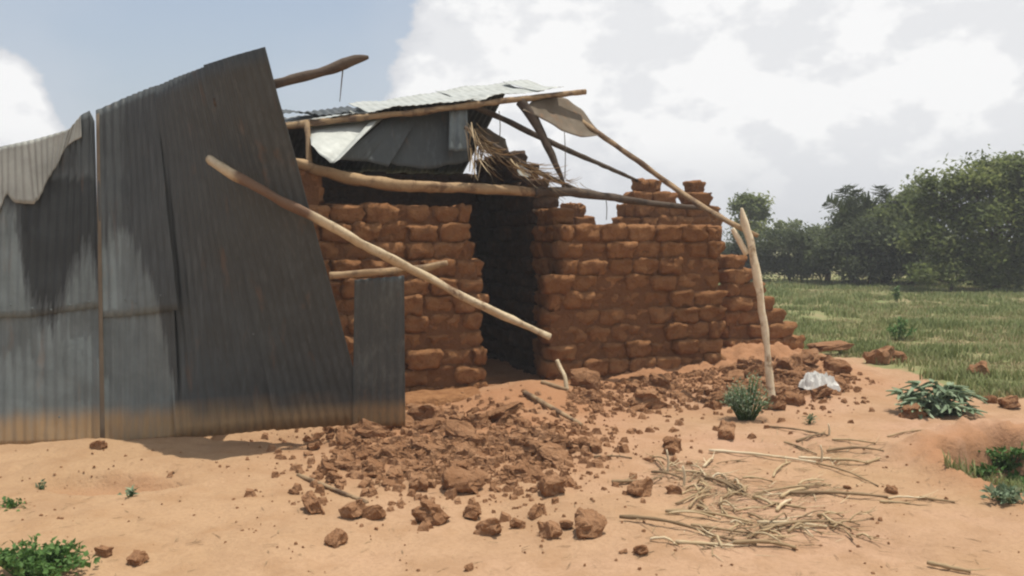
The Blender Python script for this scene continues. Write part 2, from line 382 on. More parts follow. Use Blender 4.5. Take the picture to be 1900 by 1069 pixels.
for y in ys:
    for x in xs:
        h = ground_h(x, y)
        u, v = to_uv(x, y)
        near = -6 < x < 7 and 2 < y < 14
        if near:
            h += 0.014 * fb(x, y, 8, 4, 1.0) + 0.030 * max(0, r0_(x, y)) * abs(fb(x, y, 11, 3, 6.0))
        vs.append((x, y, h))
        r = 0.0
        if near:
            r = max(ga(x, y, -0.45, 7.1, 1.25, 1.15), ga(x, y, 0.1, 8.3, 1.1, 0.9)) * 1.15
            if u > 2.2 and v < 3: r = max(r, math.exp(-max(0, -v) / 1.1) * (1 - sst(5.6, 7.0, u)) * 1.15)
            if v > 0 and -1.2 < u < 4.8 and v < 3.3: r = 1.0
            dx, dy = x - PIT[0], y - PIT[1]
            d = math.sqrt((dx / 1.0) ** 2 + (dy / (0.95 if dy > 0 else 1.3)) ** 2)
            r = max(r, ga(d, 0, 0.98, 0, 0.2, 1) * 0.95)
            d = math.sqrt(((x + 2.68) / 0.55) ** 2 + ((y - 5.82) / 0.20) ** 2)
            r = max(r, (1 - sst(0.5, 1.3, d)) * 0.5)
            r = max(0, min(1, r + 0.25 * fb(x, y, 2.0, 3, 8.0) * (1 if r > 0.1 else 0)))
        red.append(r)
        fld.append(field_mask(x, y))
nx = len(xs); fs = [(j * nx + i, j * nx + i + 1, (j + 1) * nx + i + 1, (j + 1) * nx + i) for j in range(len(ys) - 1) for i in range(nx - 1)]
me = mesh('ground', vs, fs, M['soil'], True, {'red': red, 'field': fld})
go = bpy.data.objects.new('ground', me); C.objects.link(go); tag(go, 'trodden orange earth yard running into a grassy field', None, None, 'structure')

# ------------------------------------------------------------------ mud-brick house
def lump_box(nx, ny, nz, rnd_, jit, roundness, amp, freq):
    """a rough loaf: unit box (-.5...5) with worn corners"""
    vs, fs, idx = [], [], {}
    def vid(i, j, k):
        if (i, j, k) in idx: return idx[(i, j, k)]
        x, y, z = i / nx * 2 - 1, j / ny * 2 - 1, k / nz * 2 - 1
        q = roundness
        L = (abs(x) ** q + abs(y) ** q + abs(z) ** q) ** (1 / q); mxv = max(abs(x), abs(y), abs(z))
        s = mxv / L if L else 1; s = s * 0.75 + 0.25 * 1.0 if q > 6 else s
        p = Vector((x * s, y * s, z * s)) * 0.5
        o = Vector((rnd_[0], rnd_[1], rnd_[2]))
        nn = Vector((noise.noise(p * freq + o), noise.noise(p * freq + o * 1.7 + Vector((9, 0, 0))), noise.noise(p * freq + o * 0.6 + Vector((0, 7, 0)))))
        p = p + nn * amp
        idx[(i, j, k)] = len(vs); vs.append(p); return idx[(i, j, k)]
    for i in range(nx):
        for j in range(ny):
            for k, s in ((0, 1), (nz, 0)):
                q = [vid(i, j, k), vid(i + 1, j, k), vid(i + 1, j + 1, k), vid(i, j + 1, k)]; fs.append(tuple(q[::-1] if s else q))
    for i in range(nx):
        for k in range(nz):
            for j, s in ((0, 0), (ny, 1)):
                q = [vid(i, j, k), vid(i + 1, j, k), vid(i + 1, j, k + 1), vid(i, j, k + 1)]; fs.append(tuple(q[::-1] if s else q))
    for j in range(ny):
        for k in range(nz):
            for i, s in ((0, 1), (nx, 0)):
                q = [vid(i, j, k), vid(i, j + 1, k), vid(i, j + 1, k + 1), vid(i, j, k + 1)]; fs.append(tuple(q[::-1] if s else q))
    return vs, fs
BR = []; SBR = []
for i in range(22):
    r3 = [rnd.uniform(-40, 40) for _ in range(3)]
    vs, fs = lump_box(8, 3, 5, r3, 0, rnd.choice((4.6, 6.0, 9.0)), 0.15, 2.9)
    vs = [v + Vector([0.075 * noise.noise(v * 9 + Vector((r3[k], k * 5, i))) for k in range(3)]) for v in vs]
    vs = [Vector((v.x * (0.95 + 0.10 * (v.z + 0.5)), v.y * (0.87 + 0.20 * (v.z + 0.5)), v.z)) for v in vs]
    BR.append(mesh('brick', vs, fs, M['brick'], True)); SBR.append(mesh('brick', vs, fs, M['sooty_brick'], True))
CH = 0.184; Z0 = -0.08; TH = 0.28; BL = 0.315
house = empty('mud_brick_house', (A.x, A.y, 0), YAW)
tag(house, 'half-collapsed mud-brick house with sagging iron roof and dark doorway', 'house')
def brick_wall(label, origin, rz, courses, seed, th=TH, bl=BL, depthvar=0.038, bat=lambda a: 0.0, pool=None):
    """courses: list of (k, [(u0,u1),...]) in the wall's own frame; mortar core is the wall, every brick a child"""
    q = random.Random(seed)
    vs, fs = [], []
    def box(x0, x1, y0, y1, z0, z1):
        b = len(vs)
        for z in (z0, z1):
            for (x, y) in ((x0, y0), (x1, y0), (x1, y1), (x0, y1)): vs.append((x, y, z))
        for f in ((0, 3, 2, 1), (4, 5, 6, 7), (0, 1, 5, 4), (1, 2, 6, 5), (2, 3, 7, 6), (3, 0, 4, 7)): fs.append(tuple(b + i for i in f))
    todo = []
    for k, runs in courses:
        for (a, b) in runs:
            e = 0.002 * (k % 3) + 0.0012 * (k % 2)
            box(a + 0.05 + e, b - 0.05 - e, 0.020 + e + bat(a) * k, th - 0.050 - e + bat(a) * k, Z0 + CH * k - (0.02 if k else 0.25), Z0 + CH * (k + 1) - 0.012)
            x = a; first = True
            while x < b - 0.05:
                L = bl * q.uniform(0.88, 1.12)
                if first and k % 2: L *= 0.55
                first = False
                if b - (x + L) < bl * 0.42: L = b - x
                todo.append((x, L, k)); x += L
    o = bpy.data.objects.new('wall', mesh('wall', vs, fs, M['sooty_brick'] if pool else M['mortar'], False)); C.objects.link(o)
    o.location = origin; o.rotation_euler = (0, 0, rz); attach(o, house); o['label'] = label
    for x, L, k in todo:
        br = bpy.data.objects.new('brick', q.choice(pool or BR)); C.objects.link(br); br.parent = o
        br.location = (x + L / 2 + q.uniform(-.006, .006), th / 2 + bat(x) * k + q.uniform(-depthvar, depthvar), Z0 + CH * (k + 0.5) + q.uniform(-.006, .006))
        flip = q.choice((0, math.pi))
        br.rotation_euler = (q.uniform(-.07, .07), q.uniform(-.045, .045), flip + q.uniform(-.05, .05))
        br.scale = ((L - 0.004) * 1.06, (th + 0.01) * q.uniform(0.98, 1.10), CH * q.uniform(0.98, 1.12))
    return o
yaw = YAW
# front wall, two piers either side of the doorway
cs = []
for k in range(11):
    runs = []
    rj = W_u(904 - (22 if k > 7 else 0) + rnd.uniform(-5, 5)); runs.append((-0.75, rj))
    if k <= 9:
        lj = W_u((1044 if k >= 7 else 1016) + rnd.uniform(-6, 6)); rr = W_u(1344 + rnd.uniform(-4, 4))
        runs.append((lj, rr))
    cs.append((k, runs))
cs.append((11, [(-0.75, W_u(608))])); cs.append((12, [(-0.75, W_u(604))]))
brick_wall('front wall of rounded mud bricks with a gap for the doorway', H(0, 0, 0), yaw, cs, 11, bat=lambda a: 0.012 if a < W_u(930) else 0.003)
uR = W_u(1344)
# rear wall, broken down to a jagged crest
V1 = 3.0
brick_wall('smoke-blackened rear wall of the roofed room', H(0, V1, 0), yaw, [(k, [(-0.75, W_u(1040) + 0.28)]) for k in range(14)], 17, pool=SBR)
ul = W_u(1040) + 0.30
cs = []
for k in range(14):
    if k <= 9: runs = [(ul, uR + 0.1)]
    elif k == 10: runs = [(ul, W_u(1106, V1)), (W_u(1150, V1), W_u(1343, V1))]
    elif k == 11: runs = [(W_u(1052, V1), W_u(1090, V1)), (W_u(1158, V1), W_u(1338, V1))]
    elif k == 12: runs = [(W_u(1172, V1), W_u(1255, V1)), (W_u(1278, V1), W_u(1322, V1))]
    else: runs = [(W_u(1186, V1), W_u(1228, V1)), (W_u(1284, V1), W_u(1310, V1))]
    cs.append((k, runs))
brick_wall('rear wall with a jagged broken crest against the sky', H(0, V1, 0), yaw, cs, 12)
# side walls and an inner partition added to keep the doorway dark
def side(label, u, v0, v1, n, seed, ragged=0, pool=None):
    cs = [(k, [(0, (v1 - v0) - ragged * max(0, k - 5) * 0.12)]) for k in range(n)]
    brick_wall(label, H(u, v0, 0), yaw + math.pi / 2, cs, seed, pool=pool)
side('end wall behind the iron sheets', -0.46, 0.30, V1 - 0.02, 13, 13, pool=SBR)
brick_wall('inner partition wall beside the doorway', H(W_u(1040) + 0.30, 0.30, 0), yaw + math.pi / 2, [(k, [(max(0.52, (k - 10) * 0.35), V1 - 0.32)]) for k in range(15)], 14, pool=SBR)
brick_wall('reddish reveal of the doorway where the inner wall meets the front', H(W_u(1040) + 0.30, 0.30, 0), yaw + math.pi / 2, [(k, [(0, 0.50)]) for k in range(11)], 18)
side('open end wall at the ruined corner', uR - 0.02, 0.30, V1 - 0.02, 8, 15)
# stepped remains of a further room on the right, set back
VB = 1.15
cs = []
for k in range(8):
    rpx = [1498, 1496, 1478, 1462, 1442, 1424, 1396, 1386][k]
    cs.append((k, [(W_u(1350, VB), W_u(rpx, VB))]))
brick_wall('stepped stub of a fallen wall going down to the right', H(0, VB, 0), yaw, cs, 16, bl=0.36)
# plinth in front of the left pier
vs, fs = [], []
n = 22
pl0, pl1 = P(735, 748, 8.28), P(908, 742, 8.62)
for i in range(n + 1):
    t = i / n; p = pl0.lerp(pl1, t); j = 0.02 * fb(p.x, p.y, 8, 3, 4.0)
    o = Vector((V.x, V.y, 0)) * 0.42
    zt = 0.085 + j
    for q in (Vector((p.x, p.y, -0.3)), Vector((p.x, p.y + j, zt - 0.025)), Vector((p.x, p.y, zt)) + o * 0.08, Vector((p.x, p.y, zt + 0.01)) + o): vs.append(q)
for i in range(n):
    for k in range(3):
        a = i * 4 + k; fs.append((a, a + 4, a + 5, a + 1))
fs.append((0, 1, 2, 3)); fs.append(tuple(n * 4 + k for k in (3, 2, 1, 0)))
build('plinth', vs, fs, M['brick'], house)['label'] = 'low mud plinth under the left pier'

# lintel log and roof timbers
pole('lintel_log', [WP(545, 300, 0.16), WP(600, 318, 0.15), WP(690, 338, 0.15), WP(800, 347, 0.15), WP(900, 350, 0.15), WP(1000, 358, 0.16)],
     [0.050, 0.056, 0.060, 0.060, 0.056, 0.048], M['lintel'], house, rough=0.4)['label'] = 'thick bowed log lying over the doorway'
PU = [WP(520, 234, 0.42), WP(640, 222, 0.42), WP(760, 209, 0.42), WP(900, 192, 0.42), WP(1000, 180, 0.42), WP(1086, 171, 0.42)]
pole('purlin', PU, [0.036, 0.038, 0.034, 0.034, 0.032, 0.036], M['log'], house, rough=0.6)['label'] = 'long purlin along the roof edge'
def hp(px, py, v): return WP(px, py, v)
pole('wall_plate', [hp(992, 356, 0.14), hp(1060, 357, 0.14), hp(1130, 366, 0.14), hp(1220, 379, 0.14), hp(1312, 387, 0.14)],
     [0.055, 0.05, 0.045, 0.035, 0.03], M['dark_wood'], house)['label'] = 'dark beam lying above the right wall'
POST_B = G(1432, 748)
post_y = POST_B.y
pole('rafter', [hp(1020, 186, 0.75), hp(1112, 249, 0.25), hp(1180, 296, -0.1), hp(1270, 362, -0.45), P(1352, 412, post_y + 0.12), P(1406, 438, post_y + 0.07)],
     [0.032, 0.032, 0.030, 0.030, 0.026, 0.02], M['log'], house)['label'] = 'thin rafter sloping down to the propped post'
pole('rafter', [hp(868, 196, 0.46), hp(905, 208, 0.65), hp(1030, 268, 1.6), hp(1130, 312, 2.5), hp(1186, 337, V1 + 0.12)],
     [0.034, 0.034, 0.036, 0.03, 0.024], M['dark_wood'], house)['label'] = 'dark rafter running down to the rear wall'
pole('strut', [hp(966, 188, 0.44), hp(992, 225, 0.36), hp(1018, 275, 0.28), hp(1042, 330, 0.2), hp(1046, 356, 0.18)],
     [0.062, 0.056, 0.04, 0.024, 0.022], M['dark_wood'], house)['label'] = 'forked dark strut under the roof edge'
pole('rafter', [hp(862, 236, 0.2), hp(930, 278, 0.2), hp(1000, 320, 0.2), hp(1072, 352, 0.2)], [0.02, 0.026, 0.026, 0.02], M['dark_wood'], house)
pole('rafter', [hp(568, 225, 0.42), hp(572, 262, 0.3), hp(574, 318, 0.2)], [0.03, 0.03, 0.03], M['log'], house)['label'] = 'short upright prop at the roof corner'
# roof sheets -------------------------------------------------------
def sheet(name, bottom, top, m, parent=None, pitch=0.076, amp=0.0065, nb=14, sag=None, th=0.003, tone=None, label=None, jag=0.0, dent=0.0, dirt=None):
    """corrugated sheet between two polylines of world points (bottom, top), ribs run bottom to top"""
    def along(pl):
        ls = [0]
        for a, b in zip(pl, pl[1:]): ls.append(ls[-1] + (b - a).length)
        return ls
    lb, lt = along(bottom), along(top)
    def at(pl, ls, t):
        d = t * ls[-1]
        for i in range(len(pl) - 1):
            if d <= ls[i + 1] or i == len(pl) - 2:
                return pl[i].lerp(pl[i + 1], min(1, (d - ls[i]) / max(1e-6, ls[i + 1] - ls[i])))
    wid = max(lb[-1], lt[-1]); na = max(6, int(wid / pitch * 8)); sd = rnd.uniform(0, 60)
    vs, fs, dark_amt, drt = [], [], [], []
    for i in range(na + 1):
        t = i / na; b, tp = at(bottom, lb, t), at(top, lt, t)
        if jag:
            b = b + (b - tp).normalized() * jag * noise.noise(Vector((t * wid * 9, sd, 0)))
        for j in range(nb + 1):
            s = j / nb; p = b.lerp(tp, s)
            if sag: p = p + sag(t, s)
            vs.append(p)
    # normals from the smooth surface
    cols = nb + 1; out = []
    for i in range(na + 1):
        for j in range(nb + 1):
            a = vs[min(i + 1, na) * cols + j] - vs[max(i - 1, 0) * cols + j]; b = vs[i * cols + min(j + 1, nb)] - vs[i * cols + max(j - 1, 0)]
            n = a.cross(b)
            n = n.normalized() if n.length > 1e-9 else Vector((0, -1, 0))
            p = vs[i * cols + j]
            w = math.sin(2 * math.pi * i / na * wid / pitch)
            out.append(p + n * (amp * w + dent * fb(p.x + p.y, p.z, 1.6, 3, sd)))
            dark_amt.append(tone(p, i / na, j / nb) if tone else 0.0)
            drt.append(dirt(p, i / na, j / nb) if dirt else 0.0)
    for i in range(na):
        for j in range(nb):
            a = i * cols + j; fs.append((a, a + cols, a + cols + 1, a + 1))
    o = build(name, out, fs, m, parent, True, {'soot': dark_amt, 'dirt': drt})
    md = o.modifiers.new('thick', 'SOLIDIFY'); md.thickness = th; md.offset = 0
    if label: o['label'] = label
    return o
def up(u, v, z): return H(u, v, z)
def purl(t):                     # a point on the purlin, t along
    i = min(len(PU) - 2, int(t * (len(PU) - 1))); return PU[i].lerp(PU[i + 1], t * (len(PU) - 1) - i)
def rise(p, dv, dz): return p + Vector((V.x * dv, V.y * dv, dz))
# front slope: sheets lying on the purlin, rising to the ridge
def slope_sheet(t0, t1, d0, d1, m, label, lift=0.0, r0=0.0, r1=0.0, sg=0.02):
    b = [rise(purl(t0 + (t1 - t0) * k / 4), -d0, 0.045 + lift - d0 * 0.2) for k in range(5)]
    tp = [rise(purl(t0 + (t1 - t0) * k / 4), d1, 0.045 + lift + d1 * 0.225 + r0 + (r1 - r0) * k / 4) for k in range(5)]
    return sheet('roof_sheet', b, tp, m, house, sag=lambda t, s: Vector((0, 0, -sg * math.sin(math.pi * s))), label=label, dent=0.035, amp=0.003, jag=0.04, tone=lambda p, t, s: 0.30)
slope_sheet(0.02, 0.30, 0.02, 1.05, M['zinc'], 'dull roof sheet at the low end', 0.0, -0.10, -0.03)
slope_sheet(0.27, 0.58, 0.05, 1.10, M['zinc'], 'bright roof sheet in the middle', 0.012, -0.03, 0.0)
slope_sheet(0.55, 0.82, 0.03, 1.25, M['zinc'], 'bright roof sheet near the high end', 0.024, 0.0, 0.02)
slope_sheet(0.79, 0.90, 0.06, 1.10, M['zinc'], 'narrow bright roof sheet at the high end', 0.034, 0.02, 0.02)
# rear slope closing the room behind
for (ua, ub, lab) in ((-0.55, 0.95, 'rear roof sheet over the low end'), (0.90, 2.45, 'rear roof sheet over the doorway room')):
    bt = [H(ua + (ub - ua) * k / 3, V1 + 0.35, 2.50) for k in range(4)]
    def rz_(u): 
        t = (u + 0.3) / 3.1; p = purl(max(0, min(0.99, t))); return p.z + 0.045 + 0.17
    tp = [H(ua + (ub - ua) * k / 3, 1.48, rz_(ua + (ub - ua) * k / 3) - 0.02) for k in range(4)]
    sheet('roof_sheet', [p for p in bt], [p for p in tp], M['iron'], house, label=lab, dent=0.01, tone=lambda p, t, s: 1.3)
# dark loose overlap lying on the low end of the roof
sheet('roof_sheet', [rise(purl(0.0), 0.35, 0.14), rise(purl(0.14), 0.35, 0.12), rise(purl(0.26), 0.40, 0.13)],
      [rise(purl(0.0), 1.0, 0.30), rise(purl(0.14), 1.0, 0.24), rise(purl(0.26), 1.0, 0.28)], M['iron'], house, dent=0.05, tone=lambda p, t, s: 0.8, label='curled dark sheet on the low end of the roof')
# bent bright sheet under the purlin (its face is turned up to the sky)
sheet('roof_sheet', [hp(578, 268, 0.05), hp(596, 288, -0.05), hp(614, 303, -0.10), hp(622, 297, -0.08)], [hp(572, 236, 0.62), hp(610, 230, 0.58), hp(660, 224, 0.60), hp(712, 219, 0.62)],
      M['zinc'], house, pitch=0.40, amp=0.004, label='bright buckled sheet hanging at the roof corner', dent=0.006, tone=lambda p, t, s: 0.1)
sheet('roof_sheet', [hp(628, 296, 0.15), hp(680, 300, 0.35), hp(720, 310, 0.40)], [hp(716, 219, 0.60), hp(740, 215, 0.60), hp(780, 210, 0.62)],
      M['iron'], house, amp=0.001, label='shaded sheet folded behind the bright one', dent=0.03, tone=lambda p, t, s: 0.75)
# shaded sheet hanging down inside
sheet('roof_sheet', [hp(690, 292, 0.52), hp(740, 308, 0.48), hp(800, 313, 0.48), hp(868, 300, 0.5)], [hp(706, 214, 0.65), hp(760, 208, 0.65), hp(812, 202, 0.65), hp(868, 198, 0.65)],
      M['iron'], house, pitch=0.35, amp=0.008, label='dull grey sheet hanging down inside the roof', dent=0.03, jag=0.02, tone=lambda p, t, s: 0.9)
sheet('roof_sheet', [hp(617, 304, -0.12), hp(630, 296, -0.10)], [hp(690, 221, 0.50), hp(706, 219, 0.50)], M['zinc'], house, pitch=0.3, amp=0.002, label='bright folded strip edging the buckled sheet', tone=lambda p, t, s: 0.05)
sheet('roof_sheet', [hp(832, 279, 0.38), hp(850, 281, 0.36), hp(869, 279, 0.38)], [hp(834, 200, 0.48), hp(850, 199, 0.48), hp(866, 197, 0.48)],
      M['iron'], house, pitch=0.10, amp=0.01, label='narrow grey strip hanging below the purlin', tone=lambda p, t, s: 0.35)
# drooping sheet at the high end, brown underside towards the viewer
sheet('roof_sheet', [hp(968, 205, 0.36), hp(1000, 218, 0.30), hp(1040, 242, 0.22), hp(1080, 254, 0.2), hp(1116, 252, 0.22)],
      [hp(1000, 177, 0.50), hp(1030, 178, 0.52), hp(1052, 186, 0.56), hp(1078, 204, 0.54), hp(1112, 246, 0.44)],
      M['brown_sheet'], house, pitch=0.3, amp=0.004, label='limp brown sheet drooping from the high end of the roof', dent=0.02, th=0.004)
sheet('roof_sheet', [hp(886, 270, 0.95), hp(915, 290, 0.9), hp(946, 296, 0.9)], [hp(880, 240, 1.1), hp(905, 238, 1.1), hp(938, 258, 1.1)], M['brown_sheet'], house, pitch=0.3, amp=0.004,
      label='curled scrap of sheet behind the dry thatch', dent=0.04)

# dry palm thatch hanging from the roof
def blade(vs, fs, tint, a, b, w, sag, t, n=5, up_=Vector((0, 0, 1))):
    d = (b - a); side_ = d.cross(up_)
    side_ = side_.normalized() if side_.length > 1e-6 else Vector((1, 0, 0))
    base = len(vs)
    for i in range(n + 1):
        s = i / n; p = a + d * s + Vector((0, 0, -sag * 4 * s * (1 - s) if sag >= 0 else sag * s * s)); ww = w * (1 - 0.75 * s) * (0.55 + 0.45 * min(1, s * 5))
        vs.append(p - side_ * ww + Vector((0, 0, ww * 0.5))); vs.append(p + side_ * ww + Vector((0, 0, ww * 0.5))); vs.append(p - Vector((0, 0, ww * 0.3)))
        tint += [t, t, t]
    for i in range(n):
        o = base + i * 3; fs.append((o, o + 2, o + 5, o + 3)); fs.append((o + 2, o + 1, o + 4, o + 5))
th_spots = [((868, 225, 0.15), (905, 320, 0.1), 40, 66), ((950, 298, 0.15), (1050, 345, 0.1), 60, 56), ((880, 258, 0.15), (985, 325, 0.1), 40, 46), ((1010, 326, 0.15), (1110, 350, 0.1), 20, 30)]
for si, (a, b, n, sp) in enumerate(th_spots):
    vs, fs, tint = [], [], []
    for i in range(n):
        s = rnd.random() * 0.7
        pa = hp(a[0] + (b[0] - a[0]) * s + rnd.uniform(-12, 12), a[1] + (b[1] - a[1]) * s + rnd.uniform(-10, 10), a[2] + (b[2] - a[2]) * s + rnd.uniform(-.08, .08))
        ang = math.atan2(b[1] - a[1], b[0] - a[0]) + rnd.uniform(-0.55, 0.55); L = rnd.uniform(0.5, 1.0) * sp
        k = (pa.y / F)
        pb = pa + Vector((math.cos(ang) * L * k, rnd.uniform(-.12, .05), -math.sin(ang) * L * k))
        blade(vs, fs, tint, pa, pb, rnd.uniform(0.005, 0.016), 0.02, rnd.random())
    build('thatch', vs, fs, M['straw'], house, False, {'tint': tint})['kind'] = 'stuff'
for (px, y0, y1, v) in ((1047, 243, 332, 0.1), (926, 206, 262, 0.3), (1124, 366, 408, 0.3)):
    pole('wire', [hp(px, y0, v), hp(px + 2, (y0 + y1) / 2, v), hp(px + 1, y1, v)], [0.005] * 3, M['string'], house, seg=5, sub=3)
sheet('roof_sheet', [hp(962, 326, 0.30), hp(985, 330, 0.30)], [hp(958, 306, 0.36), hp(984, 312, 0.36)], M['zinc'], house, pitch=0.3, amp=0.002, label='small bright scrap caught in the thatch')

# ------------------------------------------------------------------ leaning fence of corrugated iron sheets
FB0 = Vector((-4.01, 6.95)); FB1 = Vector((-0.936, 7.70))
def fence_y(px):
    k = (px - 950) / F; d = FB1 - FB0
    s = (k * FB0.y - FB0.x) / (d.x - k * d.y); return FB0.y + d.y * s
def lean(px):                    # how far the top stands from the foot (metres, + away from the viewer) per metre of height
    return 0.12 - 0.46 * sst(210, 480, px)
def FP(px, py, off=0.0):
    Y = fence_y(px); 
    for _ in range(6):
        z = P(px, py, Y).z; Y = fence_y(px) + lean(px) * max(0, z) + off
    return P(px, py, Y)
fence = empty('corrugated_iron_fence', (-2.4, 7.35, 0))
tag(fence, 'tall leaning fence of sooty grey corrugated iron sheets left of the house', 'fence')
def inpoly(x, y, pl):
    c = False; j = len(pl) - 1
    for i in range(len(pl)):
        if (pl[i][1] > y) != (pl[j][1] > y) and x < (pl[j][0] - pl[i][0]) * (y - pl[i][1]) / (pl[j][1] - pl[i][1]) + pl[i][0]: c = not c
        j = i
    return c
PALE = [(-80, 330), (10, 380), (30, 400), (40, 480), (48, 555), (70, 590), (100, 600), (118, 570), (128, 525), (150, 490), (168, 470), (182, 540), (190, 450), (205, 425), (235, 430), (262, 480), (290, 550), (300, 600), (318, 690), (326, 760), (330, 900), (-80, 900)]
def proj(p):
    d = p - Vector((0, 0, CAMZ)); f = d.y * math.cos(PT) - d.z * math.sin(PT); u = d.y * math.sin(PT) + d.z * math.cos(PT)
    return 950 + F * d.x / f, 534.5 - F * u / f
def fence_tone(p, t, s):  # darker outside the PALE outline, paler inside it
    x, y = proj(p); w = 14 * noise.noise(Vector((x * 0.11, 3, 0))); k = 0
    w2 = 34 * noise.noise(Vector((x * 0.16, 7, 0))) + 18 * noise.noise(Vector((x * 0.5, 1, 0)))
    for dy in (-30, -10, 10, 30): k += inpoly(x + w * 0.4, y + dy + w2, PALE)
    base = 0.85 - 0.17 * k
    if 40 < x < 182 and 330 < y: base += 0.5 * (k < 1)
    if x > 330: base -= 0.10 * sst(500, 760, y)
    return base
def fence_dirt(p, t, s):
    z = p.z + 0.04 * noise.noise(Vector((p.x * 6, 0, 0)))
    return 0.95 * (1 - sst(0.10, 0.27, z))
def fsheet(bottom, top, off, label, m='iron', tone=fence_tone, nb=26, **k):
    return sheet('metal_sheet', [FP(x, y, off) for x, y in bottom], [FP(x, y, off) for x, y in top], M[m], fence, nb=nb, tone=tone, dirt=fence_dirt, dent=0.014, label=label, **k)
fsheet([(-90, 590), (50, 588), (186, 570)], [(-90, 288), (0, 272), (60, 262), (130, 243), (150, 214), (166, 205), (176, 226)], 0.0, 'sooty upper sheet behind the torn pale flap')
fsheet([(-90, 830), (60, 826), (188, 822)], [(-90, 560), (60, 556), (188, 552)], 0.030, 'pale lower sheet at the left end with mud splashes')
fsheet([(186, 590), (250, 585), (330, 575)], [(178, 205), (230, 182), (286, 160)], -0.004, 'sooty upper sheet beside the split seam')
fsheet([(188, 828), (260, 822), (334, 814)], [(188, 552), (250, 548), (322, 540)], 0.028, 'lower sheet with pale streaks and a row of nail holes')
fsheet([(326, 816), (420, 806), (520, 796)], [(280, 163), (300, 157), (330, 143), (380, 124)], 0.008, 'tall dark sheet in the middle of the fence')
fsheet([(512, 798), (590, 792), (684, 786)], [(376, 121), (430, 104), (492, 87)], -0.006, 'tall dark leaning sheet with the highest corner')
# narrow sheet nailed to the stick, in front of the wall
fsheet([(654, 790), (700, 791), (752, 789)], [(658, 520), (700, 516), (750, 512)], -0.02, 'narrow upright sheet at the house end of the fence', tone=lambda p, t, s: 0.62)
# split edge strip, rusty yellow
sheet('metal_sheet', [FP(186, 824, -0.02), FP(195, 824, -0.026)], [FP(178, 212, -0.01), FP(184, 210, -0.016)], M['brown_sheet'], fence, pitch=0.2, amp=0.0, nb=20, label='thin rusty turned-up edge along the split seam')
# torn flap of pale worn metal, lying nearly flat on the sheet
def flapdata():
    outline_b = [(-60, 440), (-10, 400), (14, 362), (46, 384), (64, 386), (96, 322), (126, 266), (152, 256)]
    outline_t = [(-60, 286), (-10, 276), (20, 268), (48, 262), (66, 258), (98, 249), (128, 240), (150, 214)]
    b = [FP(x, y, -0.022) for x, y in outline_b]; t = [FP(x, y, -0.02) for x, y in outline_t]
    return b, t
b, t = flapdata()
sheet('metal_sheet', b, t, M['flap'], fence, nb=14, amp=0.0055, dent=0.003, jag=0.05, tone=lambda p, t, s: 0.15, label='torn pale flap of bare metal curling off the top')
# timbers behind the sheets
def fpost(px, ytop, off):
    pole('post', [FP(px, 835, off) + Vector((0, 0, -0.25)), FP(px, (ytop + 830) / 2, off), FP(px, ytop, off)], [0.05, 0.048, 0.04], M['log'], fence)
fpost(20, 330, 0.10); fpost(250, 260, 0.20); fpost(430, 200, 0.42)
pole('rail', [FP(-60, 470, 0.10), FP(200, 470, 0.12), FP(440, 470, 0.32), FP(540, 470, 0.34)], [0.035] * 4, M['log'], fence)
pole('rail', [FP(400, 190, 0.12), FP(515, 155, 0.16), FP(600, 132, 0.2), FP(640, 119, 0.22), FP(662, 110, 0.22), FP(684, 106, 0.22)],
     [0.034, 0.034, 0.038, 0.046, 0.034, 0.010], M['dark_wood'], fence)['label'] = 'dark ragged pole sticking out past the top corner'
q = FP(637, 122, 0.21)
pole('string', [q, q + Vector((-0.012, 0, -0.10)), q + Vector((-0.03, 0, -0.27))], [0.006, 0.005, 0.003], M['string'], fence, seg=5, sub=3)
# nail heads along the overlap
for (x, y) in [(20, 566), (60, 572), (95, 575), (130, 566), (165, 560), (205, 552), (232, 556), (252, 562), (274, 552), (298, 548), (110, 774), (470, 620)]:
    p = FP(x, y, -0.016); bm = bmesh.new(); bmesh.ops.create_uvsphere(bm, u_segments=8, v_segments=5, radius=0.009)
    vs = [p + Vector((v.co.x, v.co.y * 0.5, v.co.z)) for v in bm.verts]; fs = [tuple(v.index for v in f.verts) for f in bm.faces]; bm.free()
    build('nail_head', vs, fs, M['iron'], fence, True, {'soot': [0.1] * len(vs), 'dirt': [0.0] * len(vs)})

# loose poles
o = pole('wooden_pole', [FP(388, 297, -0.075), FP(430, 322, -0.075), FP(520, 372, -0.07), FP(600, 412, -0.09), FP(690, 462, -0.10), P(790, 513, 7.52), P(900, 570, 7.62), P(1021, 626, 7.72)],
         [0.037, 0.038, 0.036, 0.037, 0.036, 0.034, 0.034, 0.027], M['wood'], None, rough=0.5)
at = o.data.attributes.new('bark', 'FLOAT', 'POINT')  # bark left on this stretch, with the fence's shade painted in
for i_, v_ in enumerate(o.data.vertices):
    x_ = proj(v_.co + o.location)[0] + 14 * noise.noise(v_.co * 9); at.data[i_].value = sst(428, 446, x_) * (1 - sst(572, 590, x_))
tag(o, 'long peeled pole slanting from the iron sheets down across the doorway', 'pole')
o = pole('wooden_stick', [FP(612, 512, -0.02), FP(690, 506, -0.035), P(770, 500, 7.56), P(830, 488, 7.66)], [0.030, 0.030, 0.034, 0.024], M['log'], None)
tag(o, 'short level stick above the narrow iron sheet, crossing the slanting pole', 'stick')
o = pole('wooden_post', [POST_B + Vector((0.02, 0, -0.12)), P(1428, 700, post_y), P(1419, 610, post_y), P(1407, 530, post_y), P(1394, 460, post_y), P(1381, 410, post_y), P(1376, 386, post_y)],
         [0.030, 0.032, 0.034, 0.036, 0.037, 0.035, 0.010], M['pale_wood'], None, rough=0.6)
tag(o, 'pale crooked post standing alone right of the house under the rafter end', 'post')
